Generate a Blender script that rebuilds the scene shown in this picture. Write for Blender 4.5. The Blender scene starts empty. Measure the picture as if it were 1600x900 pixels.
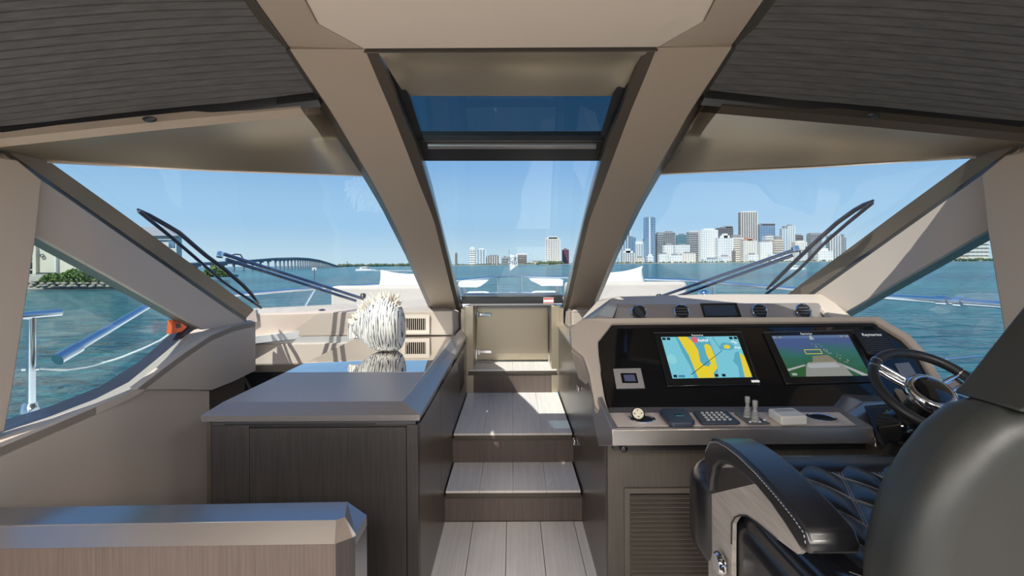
import bpy, bmesh, math, random
from mathutils import Vector, Matrix
random.seed(7)
R = math.radians
# ---------------------------------------------------------------- camera
F, CX, CY, CZ = 755.0, 800.0, 412.0, 1.35
ROLL = R(0.3)
cam_d = bpy.data.cameras.new('camera')
cam = bpy.data.objects.new('camera', cam_d)
bpy.context.scene.collection.objects.link(cam)
cam_d.sensor_width = 36; cam_d.lens = F / 1600 * 36
cam_d.shift_x = 0.0; cam_d.shift_y = -(450 - CY) / 1600
cam_d.clip_end = 60000; cam_d.clip_start = 0.05
cam.matrix_world = Matrix.Translation((0, 0, CZ)) @ Matrix.Rotation(R(90), 4, 'X') @ Matrix.Rotation(-ROLL, 4, 'Z')
bpy.context.scene.camera = cam
# ---------------------------------------------------------------- world, sun, exposure
sc = bpy.context.scene
world = bpy.data.worlds.new('world'); sc.world = world; world.use_nodes = True
wn = world.node_tree.nodes; wl = world.node_tree.links
SUN_D = Vector((.39, .62, -1.0)).normalized()
geo = wn.new('ShaderNodeTexCoord'); sxyz = wn.new('ShaderNodeSeparateXYZ'); wl.new(geo.outputs['Generated'], sxyz.inputs[0])
ramp = wn.new('ShaderNodeValToRGB'); cr_ = ramp.color_ramp; cr_.interpolation = 'EASE'
cr_.elements[0].position = 0.0; cr_.elements[0].color = (.62, .80, .93, 1)
cr_.elements[1].position = 1.0; cr_.elements[1].color = (.08, .20, .50, 1)
for p_, c_ in ((.09, (.42, .66, .92)), (.24, (.235, .47, .83)), (.5, (.14, .32, .68))):
    e_ = cr_.elements.new(p_); e_.color = (*c_, 1)
wl.new(sxyz.outputs['Z'], ramp.inputs[0]); wl.new(ramp.outputs[0], wn['Background'].inputs[0])
wn['Background'].inputs['Strength'].default_value = 1.0
sun_d = bpy.data.lights.new('sun', 'SUN'); sun_d.energy = 6.5; sun_d.angle = R(0.53); sun_d.color = (1, .95, .87)
sun = bpy.data.objects.new('sun', sun_d); sc.collection.objects.link(sun)
sun.rotation_euler = SUN_D.to_track_quat('-Z', 'Y').to_euler()
for i, (lx, ly) in enumerate([(-1.15, -.5), (1.15, -.5), (-1.15, -1.8), (1.15, -1.8), (0, -1.2), (0, -2.6)]):  # added fill lights without fixtures, unseen behind the camera, to brighten the interior
    ld = bpy.data.lights.new('saloon_fill', 'AREA'); ld.shape = 'DISK'; ld.size = .5; ld.energy = 37; ld.color = (1, .95, .88)
    lo = bpy.data.objects.new('saloon_fill', ld); sc.collection.objects.link(lo); lo.location = (lx, ly, 2.03)
sc.view_settings.view_transform = 'Standard'; sc.view_settings.look = 'None'
sc.view_settings.exposure = 0.0; sc.view_settings.gamma = 1.0; sc.view_settings.use_curve_mapping = False
C = sc.collection

# ---------------------------------------------------------------- projection helpers
cr, sr = math.cos(ROLL), math.sin(ROLL)
def ray(px, py):
    u, v = px - CX, CY - py
    return Vector(((u * cr + v * sr) / F, 1.0, (-u * sr + v * cr) / F))
def P(px, py, Y):
    d = ray(px, py); return Vector((d.x * Y, Y, CZ + d.z * Y))
def PX(px, py, X):
    d = ray(px, py); Y = X / d.x; return Vector((X, Y, CZ + d.z * Y))
def PZ(px, py, z):
    d = ray(px, py); Y = (z - CZ) / d.z; return Vector((d.x * Y, Y, z))
def HP(px, py, p0, n):
    d = ray(px, py); o = Vector((0, 0, CZ)); n = Vector(n)
    t = (Vector(p0) - o).dot(n) / d.dot(n); return o + d * t
PROF = [(-1, 2.45), (0, 2.38), (1.0, 2.22), (1.58, 2.05), (2.2, 1.80), (2.7, 1.59), (3.15, 1.37), (3.75, .99), (4.1, .76), (5, .1)]
def prof(Y):
    for (a, b), (c, d) in zip(PROF, PROF[1:]):
        if Y <= c: return b + (d - b) * (Y - a) / (c - a)
    return PROF[-1][1]
def sh(X):
    a = abs(X) - .5
    return 0 if a <= 0 else .58 * (a / 1.3) ** 1.3
def surf(X, Y): return prof(Y + sh(X))
def W(px, py, off=0.0):
    d = ray(px, py); lo, hi = .6, 6.0
    f = lambda Y: CZ + d.z * Y - surf(d.x * Y, Y) - off
    for _ in range(50):
        m = (lo + hi) / 2
        if f(m) < 0: lo = m
        else: hi = m
    return Vector((d.x * lo, lo, CZ + d.z * lo))
def lerp(a, b, t): return a + (b - a) * t
def resamp(pl, n):
    """resample polyline of tuples evenly by arclength"""
    pl = [Vector(p) for p in pl]; L = [0]
    for a, b in zip(pl, pl[1:]): L.append(L[-1] + (b - a).length)
    out = []
    for i in range(n):
        s = L[-1] * i / (n - 1); k = 0
        while k < len(L) - 2 and L[k + 1] < s: k += 1
        t = (s - L[k]) / max(1e-9, L[k + 1] - L[k]); out.append(pl[k].lerp(pl[k + 1], t))
    return out
def mir(pts): return [Vector((-p[0], p[1], p[2])) for p in pts]

# ---------------------------------------------------------------- mesh builder
class M:
    def __init__(s): s.v = []; s.f = []
    def add(s, vs, fs):
        o = len(s.v); s.v += [Vector(v) for v in vs]; s.f += [[i + o for i in f] for f in fs]; return s
    def slab(s, pts, vec):
        vec = Vector(vec); n = len(pts); pts = [Vector(p) for p in pts]
        fs = [list(range(n)), list(range(2 * n - 1, n - 1, -1))]
        for i in range(n): j = (i + 1) % n; fs.append([i, j, j + n, i + n])
        return s.add(pts + [p + vec for p in pts], fs)
    def strip(s, A, B, vec):
        """thick strip between polylines A and B"""
        vec = Vector(vec); n = len(A); vs = []
        for a, b in zip(A, B): a = Vector(a); b = Vector(b); vs += [a, b, b + vec, a + vec]
        fs = []
        for i in range(n - 1):
            o = 4 * i; q = o + 4
            for k in range(4): fs.append([o + k, o + (k + 1) % 4, q + (k + 1) % 4, q + k])
        fs += [[0, 1, 2, 3], [4 * n - 1, 4 * n - 2, 4 * n - 3, 4 * n - 4]]
        return s.add(vs, fs)
    def box(s, c, d, rz=0, rx=0, ry=0):
        m = Matrix.Rotation(rz, 3, 'Z') @ Matrix.Rotation(ry, 3, 'Y') @ Matrix.Rotation(rx, 3, 'X')
        vs = [Vector(c) + m @ Vector((x * d[0] / 2, y * d[1] / 2, z * d[2] / 2)) for z in (-1, 1) for x, y in ((-1, -1), (1, -1), (1, 1), (-1, 1))]
        return s.add(vs, [[3, 2, 1, 0], [4, 5, 6, 7], [0, 1, 5, 4], [1, 2, 6, 5], [2, 3, 7, 6], [3, 0, 4, 7]])
    def bb(s, x0, x1, y0, y1, z0, z1): return s.box(((x0 + x1) / 2, (y0 + y1) / 2, (z0 + z1) / 2), (x1 - x0, y1 - y0, z1 - z0))
    def tube(s, path, r, n=10, closed=False):
        path = [Vector(p) for p in path]; N = len(path); rs = r if isinstance(r, (list, tuple)) else [r] * N
        vs = []; up = None
        for i, p in enumerate(path):
            if closed: t = (path[(i + 1) % N] - path[i - 1]).normalized()
            else: t = (path[min(i + 1, N - 1)] - path[max(i - 1, 0)]).normalized()
            if up is None: up = Vector((0, 0, 1)) if abs(t.z) < .9 else Vector((1, 0, 0))
            a = t.cross(up).normalized(); b = a.cross(t).normalized(); up = b
            vs += [p + (a * math.cos(2 * math.pi * k / n) + b * math.sin(2 * math.pi * k / n)) * rs[i] for k in range(n)]
        fs = []
        for i in range(N if closed else N - 1):
            j = (i + 1) % N
            for k in range(n): fs.append([i * n + k, i * n + (k + 1) % n, j * n + (k + 1) % n, j * n + k])
        if not closed: fs += [list(range(n - 1, -1, -1)), [(N - 1) * n + k for k in range(n)]]
        return s.add(vs, fs)
    def lathe(s, c, prof_, axis=(0, 0, 1), n=24, sx=1.0, sy=1.0):
        """prof_ = [(r, h)], axis direction"""
        q = Vector((0, 0, 1)).rotation_difference(Vector(axis).normalized()); c = Vector(c); vs = []
        for r, h in prof_:
            for k in range(n):
                a = 2 * math.pi * k / n; vs.append(c + q @ Vector((r * sx * math.cos(a), r * sy * math.sin(a), h)))
        fs = [[i * n + k, i * n + (k + 1) % n, (i + 1) * n + (k + 1) % n, (i + 1) * n + k] for i in range(len(prof_) - 1) for k in range(n)]
        if prof_[0][0] > 1e-6: fs.append(list(range(n - 1, -1, -1)))
        if prof_[-1][0] > 1e-6: fs.append([(len(prof_) - 1) * n + k for k in range(n)])
        return s.add(vs, fs)
    def grid(s, fn, nu, nv):
        vs = [fn(i / nu, j / nv) for j in range(nv + 1) for i in range(nu + 1)]
        fs = [[j * (nu + 1) + i, j * (nu + 1) + i + 1, (j + 1) * (nu + 1) + i + 1, (j + 1) * (nu + 1) + i] for j in range(nv) for i in range(nu)]
        return s.add(vs, fs)
    def mirror(s):
        m = M(); m.v = mir(s.v); m.f = [list(reversed(f)) for f in s.f]; return m
WL = {}
def wloc(o): return WL.get(o.name, Vector((0, 0, 0)))
def put(o, parent, loc):
    C.objects.link(o); loc = Vector(loc)
    if parent is not None: o.parent = parent; o.location = loc - wloc(parent)
    else: o.location = loc
    WL[o.name] = loc; return o
def tag(o, label=None, cat=None, group=None, kind=None):
    if label: o['label'] = label
    if cat: o['category'] = cat
    if group: o['group'] = group
    if kind: o['kind'] = kind
    return o
def empty(name, loc, label=None, cat=None, group=None, kind=None):
    o = bpy.data.objects.new(name, None); o.empty_display_size = .05; put(o, None, loc); return tag(o, label, cat, group, kind)
def obj(name, m, material, parent=None, smooth=False, bevel=0, seg=2, sharp=40, label=None, cat=None, group=None, kind=None, subsurf=0, solid=0):
    me = bpy.data.meshes.new(name); bm = bmesh.new()
    lo = [min(v[i] for v in m.v) for i in range(3)]; hi = [max(v[i] for v in m.v) for i in range(3)]
    c = Vector(((lo[0] + hi[0]) / 2, (lo[1] + hi[1]) / 2, (lo[2] + hi[2]) / 2))
    vs = [bm.verts.new(v - c) for v in m.v]
    for f in m.f:
        g = []
        for i in f:
            if vs[i] not in g: g.append(vs[i])
        if len(g) > 2:
            try: bm.faces.new(g)
            except ValueError: pass
    bmesh.ops.remove_doubles(bm, verts=bm.verts, dist=1e-6)
    bmesh.ops.recalc_face_normals(bm, faces=bm.faces)
    bm.to_mesh(me); bm.free()
    if material: me.materials.append(material)
    if smooth:
        me.shade_smooth(); me.set_sharp_from_angle(angle=R(sharp))
    o = bpy.data.objects.new(name, me); put(o, parent, c)
    if solid:
        md = o.modifiers.new('solid', 'SOLIDIFY'); md.thickness = solid; md.offset = 0
    if subsurf:
        md = o.modifiers.new('sub', 'SUBSURF'); md.levels = subsurf; md.render_levels = subsurf
    if bevel:
        md = o.modifiers.new('bevel', 'BEVEL'); md.width = bevel; md.segments = seg; md.limit_method = 'ANGLE'; md.angle_limit = R(25)
        md.harden_normals = False
        if not smooth: me.shade_smooth(); me.set_sharp_from_angle(angle=R(35))
    return tag(o, label, cat, group, kind)
def copy_tree(o, off, parent=None):
    c = o.copy(); C.objects.link(c)
    if parent is not None: c.parent = parent
    else: c.location = o.location + Vector(off)
    for ch in [k for k in bpy.data.objects if k.parent == o]: copy_tree(ch, off, c)
    return c

# ---------------------------------------------------------------- materials
def mat(name, col, rough=.5, metal=0, bump=0, bscale=200, var=0, vscale=(3, 3, 3), col2=None, coat=0, spec=.5, emit=None, estr=1, sheen=0, grain=None, bdist=.001, aniso=None):
    m = bpy.data.materials.new(name); m.use_nodes = True; n = m.node_tree.nodes; l = m.node_tree.links; b = n['Principled BSDF']
    b.inputs['Base Color'].default_value = (*col, 1); b.inputs['Roughness'].default_value = rough; b.inputs['Metallic'].default_value = metal
    b.inputs['Coat Weight'].default_value = coat; b.inputs['Coat Roughness'].default_value = .05; b.inputs['Specular IOR Level'].default_value = spec
    if emit: b.inputs['Emission Color'].default_value = (*emit, 1); b.inputs['Emission Strength'].default_value = estr
    tc = n.new('ShaderNodeTexCoord')
    if col2 is not None:
        mp = n.new('ShaderNodeMapping'); mp.inputs['Scale'].default_value = vscale; l.new(tc.outputs['Object'], mp.inputs[0])
        nz = n.new('ShaderNodeTexNoise'); nz.inputs['Scale'].default_value = 1; nz.inputs['Detail'].default_value = 6; nz.inputs['Roughness'].default_value = .6; l.new(mp.outputs[0], nz.inputs[0])
        rp = n.new('ShaderNodeValToRGB'); rp.color_ramp.elements[0].position = .35; rp.color_ramp.elements[1].position = .65
        rp.color_ramp.elements[0].color = (*col, 1); rp.color_ramp.elements[1].color = (*col2, 1)
        l.new(nz.outputs[0], rp.inputs[0]); l.new(rp.outputs[0], b.inputs['Base Color'])
        if grain:
            bp = n.new('ShaderNodeBump'); bp.inputs['Strength'].default_value = grain; bp.inputs['Distance'].default_value = bdist
            l.new(nz.outputs[0], bp.inputs['Height']); l.new(bp.outputs[0], b.inputs['Normal'])
    if bump:
        nz = n.new('ShaderNodeTexNoise'); nz.inputs['Scale'].default_value = bscale; nz.inputs['Detail'].default_value = 3; l.new(tc.outputs['Object'], nz.inputs[0])
        bp = n.new('ShaderNodeBump'); bp.inputs['Strength'].default_value = bump; bp.inputs['Distance'].default_value = bdist
        l.new(nz.outputs[0], bp.inputs['Height']); l.new(bp.outputs[0], b.inputs['Normal'])
    return m
def glass(name, tint, refl=1.0, ior=1.45):
    m = bpy.data.materials.new(name); m.use_nodes = True; n = m.node_tree.nodes; l = m.node_tree.links
    n.remove(n['Principled BSDF']); out = n['Material Output']
    t = n.new('ShaderNodeBsdfTransparent'); t.inputs[0].default_value = (*tint, 1)
    g = n.new('ShaderNodeBsdfGlossy'); g.inputs['Roughness'].default_value = 0.0; g.inputs[0].default_value = (1, 1, 1, 1)
    fr = n.new('ShaderNodeLayerWeight'); fr.inputs['Blend'].default_value = .5
    pw = n.new('ShaderNodeMath'); pw.operation = 'POWER'; pw.inputs[1].default_value = 5; l.new(fr.outputs['Facing'], pw.inputs[0])
    mu = n.new('ShaderNodeMath'); mu.operation = 'MULTIPLY_ADD'; mu.inputs[1].default_value = .95 * refl; mu.inputs[2].default_value = .05 * refl; l.new(pw.outputs[0], mu.inputs[0])
    mx = n.new('ShaderNodeMixShader'); l.new(mu.outputs[0], mx.inputs[0]); l.new(t.outputs[0], mx.inputs[1]); l.new(g.outputs[0], mx.inputs[2]); l.new(mx.outputs[0], out.inputs[0])
    return m
TAN = mat('tan_vinyl', (.49, .415, .35), .6, bump=.25, bscale=900, spec=.3)
TAN2 = mat('tan_vinyl_ceiling', (.60, .52, .44), .7, bump=.25, bscale=900, spec=.3)
TANB = mat('taupe_stitched_vinyl', (.35, .285, .225), .5, bump=.25, bscale=900, spec=.4)
BRZ = mat('bronze_satin_lacquer', (.42, .36, .27), .33, metal=.75, bump=.05, bscale=600)
BRZD = mat('dark_bronze_trim', (.10, .082, .065), .35, metal=.5)
BRZL = mat('champagne_lacquer', (.42, .38, .35), .30, metal=.85, bump=.04, bscale=500)
GREYL = mat('grey_lacquer_cap', (.32, .30, .295), .30, metal=.6)
DWOOD = mat('dark_oak', (.024, .021, .020), .42, col2=(.038, .033, .031), vscale=(160, 160, 5), grain=.3, bdist=.0006)
BWOOD = mat('brown_oak', (.095, .070, .060), .5, col2=(.130, .098, .084), vscale=(160, 160, 4), grain=.3, bdist=.0006)
ASH = mat('grey_ash_plank', (.68, .63, .59), .38, col2=(.77, .73, .69), vscale=(110, 3, 110), grain=.2, bdist=.0006)
BLIND = mat('charcoal_pleated_cloth', (.068, .067, .068), .9, col2=(.095, .092, .093), vscale=(4, 60, 60))
BLK = mat('black_satin', (.012, .012, .013), .35)
BLKG = mat('black_gloss_panel', (.006, .006, .007), .06, coat=.5)
CHR = mat('chrome', (.80, .80, .82), .08, metal=1)
STEEL = mat('polished_steel', (.72, .74, .78), .12, metal=1)
WHT = mat('white_gelcoat', (.80, .80, .78), .3)
CUSH = mat('white_cushion', (.80, .76, .70), .8, bump=.2, bscale=300)
GLASS = glass('windscreen_glass', (.86, .93, .94), 1.0)
GLASSD = glass('tinted_glass', (.07, .125, .15), 1.0)
# ================================================================ SETTING: sea
def water_mat():
    m = bpy.data.materials.new('sea_water'); m.use_nodes = True; n = m.node_tree.nodes; l = m.node_tree.links; b = n['Principled BSDF']
    b.inputs['Roughness'].default_value = .16; b.inputs['IOR'].default_value = 1.33; b.inputs['Specular IOR Level'].default_value = .45
    g = n.new('ShaderNodeNewGeometry'); rp = n.new('ShaderNodeValToRGB')
    nz = n.new('ShaderNodeTexNoise'); nz.inputs['Scale'].default_value = .012; nz.inputs['Detail'].default_value = 5
    l.new(g.outputs['Position'], nz.inputs[0])
    mp2 = n.new('ShaderNodeMapping'); mp2.inputs['Scale'].default_value = (1, 2.6, 1); mp2.inputs['Rotation'].default_value = (0, 0, .2); l.new(g.outputs['Position'], mp2.inputs[0])
    nz2 = n.new('ShaderNodeTexNoise'); nz2.inputs['Scale'].default_value = .45; nz2.inputs['Detail'].default_value = 7; nz2.inputs['Roughness'].default_value = .65; l.new(mp2.outputs[0], nz2.inputs[0])
    ma = n.new('ShaderNodeMath'); ma.operation = 'MULTIPLY_ADD'; ma.inputs[1].default_value = 1.1; l.new(nz2.outputs[0], ma.inputs[0]); l.new(nz.outputs[0], ma.inputs[2])
    mb = n.new('ShaderNodeMath'); mb.operation = 'SUBTRACT'; mb.inputs[1].default_value = .55; l.new(ma.outputs[0], mb.inputs[0]); l.new(mb.outputs[0], rp.inputs[0])
    rp.color_ramp.elements[0].position = .35; rp.color_ramp.elements[1].position = .68
    rp.color_ramp.elements[0].color = (.005, .062, .095, 1); rp.color_ramp.elements[1].color = (.026, .19, .20, 1)
    l.new(rp.outputs[0], b.inputs['Base Color'])
    prev = None
    for s, st, di, sc3 in ((.06, .8, 5.0, (1, 2.4, 1)), (.35, .9, 1.6, (1, 2.2, 1)), (1.4, .9, .45, (1, 1.9, 1)), (6, .6, .06, (1, 1.5, 1))):
        mp = n.new('ShaderNodeMapping'); mp.inputs['Scale'].default_value = sc3; mp.inputs['Rotation'].default_value = (0, 0, .25)
        l.new(g.outputs['Position'], mp.inputs[0])
        w = n.new('ShaderNodeTexNoise'); w.inputs['Scale'].default_value = s; w.inputs['Detail'].default_value = 4; w.inputs['Distortion'].default_value = .6
        l.new(mp.outputs[0], w.inputs[0])
        bp = n.new('ShaderNodeBump'); bp.inputs['Strength'].default_value = st; bp.inputs['Distance'].default_value = di
        l.new(w.outputs[0], bp.inputs['Height'])
        if prev: l.new(prev.outputs[0], bp.inputs['Normal'])
        prev = bp
    l.new(prev.outputs[0], b.inputs['Normal']); return m
SEA_Z, SEA_T = -2.6, math.tan(R(0.3))
def seaz(X): return SEA_Z + X * SEA_T
def sea_hit(px, py):
    d = ray(px, py); t = (SEA_Z - CZ) / (d.z - SEA_T * d.x); return Vector((d.x * t, t, CZ + d.z * t))
m = M(); S = 30000
m.add([(-S, -300, seaz(-S)), (S, -300, seaz(S)), (S, S, seaz(S)), (-S, S, seaz(-S))], [[0, 1, 2, 3]])
obj('sea', m, water_mat(), kind='structure')

# ================================================================ floor and stairs
fl = obj('floor', M().bb(-1.9, 1.9, -3.5, 2.53, -.08, -.012), BWOOD, kind='structure')
for i in range(20):
    x = -1.61 + i * .175
    if x > 1.7: break
    obj('plank', M().bb(x + .0008, x + .1742, -3.5, 2.53, -.012, 0), ASH, fl, bevel=.001, seg=1)
st = empty('stairs', (0, 3.1, 0), kind='structure')
HW = .352
def tread(z, y0, y1, hw=HW, nose=.012):
    t = obj('tread', M().bb(-hw, hw, y0 - nose, y1, z - .035, z - .012), BRZD, st, bevel=.002)
    n = 4
    for i in range(n):
        a = -hw + 2 * hw * i / n; b = a + 2 * hw / n
        obj('plank', M().bb(a + .0006, b - .0006, y0 - nose, y1, z - .012, z), ASH, t, bevel=.0008, seg=1)
def riser(z0, z1, y):
    r = obj('riser', M().bb(-.365, .365, y, y + .02, z0, z1), BWOOD, st)
    obj('nosing_strip', M().bb(-HW, HW, y - .004, y, z1 - .012, z1), BRZD, r)
riser(0, .132, 2.535); tread(.167, 2.53, 2.88); riser(.167, .308, 2.88); tread(.343, 2.88, 3.775)
riser(.343, .491, 3.775); tread(.526, 3.775, 4.06, .345)

# ================================================================ shell below: walls by the stairs and bulkheads
jam = empty('trim_1', (0, 3.8, .34), kind='structure')
for s in (-1, 1):
    obj('jamb', M().bb(min(s * .305, s * .372), max(s * .305, s * .372), 3.772, 3.80, .343, 1.02), BRZ, jam, bevel=.002)
    obj('jamb_return', M().bb(min(s * .305, s * .32), max(s * .305, s * .32), 3.80, 4.10, .526, 1.02), BRZ, jam)
    obj('jamb_side', M().bb(min(s * .372, s * .40), max(s * .372, s * .40), 3.772, 4.10, .343, 1.0), BRZ, jam)
lin = obj('trim_2', M().bb(-.40, .40, 3.80, 4.12, 1.035, 1.10), BLK, kind='structure', bevel=.004)
obj('lintel_edge', M().bb(-.33, .33, 3.795, 3.80, 1.022, 1.036), GREYL, lin)
obj('wall_front_base', M().bb(-2.0, 2.0, -3.5, 4.05, -.16, -.082), BLK, kind='structure').name = 'trim_16'
# front bulkhead filling below the door sill level, either side
obj('wall_front', M().bb(-1.9, -.40, 4.0, 4.1, -.05, .96).bb(.40, 1.9, 4.0, 4.1, -.05, .96).bb(-.4, .4, 4.3, 4.4, -.1, 1.03), TANB, kind='structure')
# door
dr = obj('door_1', M().bb(-.302, .302, 4.06, 4.085, .54, .997), BRZ, kind='structure', bevel=.004)
for a in ((-.297, .297, 4.048, 4.06, .975, .985),): obj('door_edge', M().bb(*a), GREYL, dr)
for x in (-.325, .325):
    obj('door_post', M().tube([(x * .955, 4.02, .53), (x * .955, 4.02, 1.02)], .016, 16), CHR, dr, smooth=True)
for z in (.925, .615):
    h = obj('hinge', M().box((-.235, 4.045, z), (.12, .022, .028)), CHR, dr, bevel=.004)
    obj('hinge_knuckle', M().tube([(-.285, 4.03, z - .02), (-.285, 4.03, z + .02)], .014, 12), CHR, h, smooth=True)
# louvre low on the left stair wall & warning sticker
stk = obj('warning_sticker', M().bb(.245, .325, 3.792, 3.799, 1.035, 1.082), mat('sticker_white', (.75, .72, .7), .5), label='white and red warning sticker on the black lintel over the low door', cat='sticker')
RED = mat('sticker_red', (.6, .04, .04), .5)
obj('red_band', M().bb(.247, .323, 3.7905, 3.792, 1.068, 1.079), RED, stk)
obj('red_band', M().bb(.247, .323, 3.7905, 3.792, 1.040, 1.046), RED, stk)

# ================================================================ mullions (centre pillars of the windscreen)
def edge(pl, n, off): return [W(p[0], p[1], off) for p in resamp([(a, b, 0) for a, b in pl], n)]
N = 26
fo = [(453, 77), (481, 120), (520, 178), (548, 226), (578, 276), (603, 322), (640, 398), (677, 484)]
fi = [(570, 77), (591, 127), (613, 178), (634, 232), (655, 287), (678, 344), (697, 420), (713, 484)]
oo = [(438, 79), (468, 124), (507, 180), (537, 230), (568, 278), (596, 325), (633, 398), (671, 484)]
ii = [(589, 77), (611, 130), (630, 180), (651, 226), (669, 287), (686, 344), (704, 420), (720, 488)]
gi = [(592, 82), (617, 135), (636, 182), (657, 226), (675, 287), (689, 344), (708, 420), (725, 486)]
def mullion(sgn, nm):
    g = (lambda L: L) if sgn < 0 else mir
    root = empty(nm, (sgn * .5, 3.7, 1.0), kind='structure')
    A, B = g(edge(fo, N, 0)), g(edge(fi, N, 0))
    obj('mullion_face', M().strip(A, B, (0, .012, .03)), TANB, root, smooth=True, sharp=50)
    A2, B2 = g(edge(oo, N, .07)), A
    obj('mullion_edge', M().strip(A2, B2, (0, .01, .02)), BRZD, root, smooth=True, sharp=60)
    C1, C2, C3 = B, g(edge(ii, N, .012)), g(edge(gi, N, .10))
    obj('mullion_edge', M().strip(C1, C2, (0, .01, .02)), BRZD, root, smooth=True, sharp=60)
    obj('mullion_return', M().strip(C2, C3, (sgn * .01 * -1 * -1, .004, .004)), BRZ, root, smooth=True, sharp=60)
mullion(-1, 'trim_3'); mullion(1, 'trim_4')

# ================================================================ ceiling
ce = empty('ceiling', (0, 0, 2.05), kind='structure')
zc = 2.05
c1, c2, c3 = PZ(477, 0, zc), PZ(497, 38, zc), PZ(568, 77, zc)
yf = c3.y
obj('ceiling_panel', M().slab([(c3.x, yf, zc), (c2.x, c2.y, zc), (c1.x, c1.y, zc), (c1.x, -3.5, zc), (-c1.x, -3.5, zc), (-c1.x, c1.y, zc), (-c2.x, c2.y, zc), (-c3.x, yf, zc)], (0, 0, .03)), TAN2, ce, bevel=.006)
xo0 = PZ(398, 0, zc).x; xo1 = PZ(453, 77, zc).x; xd0 = PZ(378, 0, zc + .04).x; xd1 = PZ(438, 79, zc + .04).x
for s in (-1, 1):
    q = [(-s * a, b, zc + .002) for a, b in ((c3.x - .002, yf), (c2.x - .003, c2.y), (c1.x - .003, c1.y), (c1.x - .003, -3.5), (xo0, -3.5), (xo0, PZ(398, 0, zc).y), (xo1, yf))]
    obj('ceiling_border', M().slab(q, (0, 0, .03)), TANB, ce, bevel=.003)
    wq_ = W(438, 79, .07); q = [(-s * xo1, yf, zc), (-s * xo0, 1.28, zc), (-s * xo0, -.2, zc)]; q2 = [(-s * wq_.x, wq_.y, wq_.z), (-s * xd0, 1.28, zc + .06), (-s * xd0, -.2, zc + .06)]
    obj('ceiling_edge', M().strip(q, q2, (0, 0, .02)), BRZD, ce)
    obj('ceiling_side', M().bb(min(-s * xo0, s * 2.1), max(-s * xo0, s * 2.1), -3.5, -.2, 2.06, 2.09), TAN2, ce)
obj('roof_slab', M().bb(-2.35, 2.35, -3.5, .8, 2.42, 2.5), WHT, ce)
# header above the centre pane
hd = empty('trim_5', (0, 1.7, 2.0), kind='structure')
a, b, c, d = P(589, 79, 1.585), P(1013, 78, 1.585), W(968, 150, .10), W(634, 150, .10)
hp = M(); n = 10
def hfun(u, v):
    p = a.lerp(b, u).lerp(d.lerp(c, u), v); p = p.copy(); p.z += -.035 * math.sin(math.pi * v) * 0 + .03 * (1 - (2 * u - 1) ** 8) * math.sin(math.pi * v); return p
hp.grid(hfun, 24, 8)
obj('header_panel', hp, BRZ, hd, smooth=True)
obj('header_seam', M().bb(-.48, .48, 1.578, 1.586, 2.043, 2.056), BRZD, hd)
# centre glass: clear pane, cross bar, tinted pane
def wgrid(pl_top, pl_bot, off, nu=16, nv=16):
    T, B = resamp([(a, b, 0) for a, b in pl_top], nu + 1), resamp([(a, b, 0) for a, b in pl_bot], nu + 1)
    mm = M()
    def fn(u, v):
        i = round(u * nu); q = T[i].lerp(B[i], v); return W(q.x, q.y, off)
    return mm.grid(fn, nu, nv)
w2 = empty('window_2', (0, 3.75, 1.0), kind='structure')
obj('pane', wgrid([(650, 245), (950, 245)], [(720, 468), (880, 468)], .10), GLASS, w2, smooth=True, label='clear lower pane')
obj('pane', wgrid([(625, 146), (975, 146)], [(650, 224), (950, 224)], .10), GLASSD, w2, smooth=True, label='dark blue tinted upper pane')
obj('cross_bar', M().strip(edge([(648, 221), (952, 221)], 9, .07), edge([(660, 252), (940, 252)], 9, .07), (0, .01, .05)), BLK, w2, bevel=.004)
obj('bar_strip', M().strip(edge([(668, 228), (932, 228)], 5, .055), edge([(669, 233), (931, 233)], 5, .055), (0, .005, .014)), GREYL, w2, bevel=.001)
for s in (-1, 1):
    g = (lambda L: L) if s < 0 else mir
    obj('pane_border', M().strip(g(edge([(584, 80), (611, 135), (651, 228), (660, 246)], 10, .075)), g(edge([(600, 84), (640, 150), (664, 226), (670, 246)], 10, .088)), (0, 0, .004)), BLK, w2)

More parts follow.
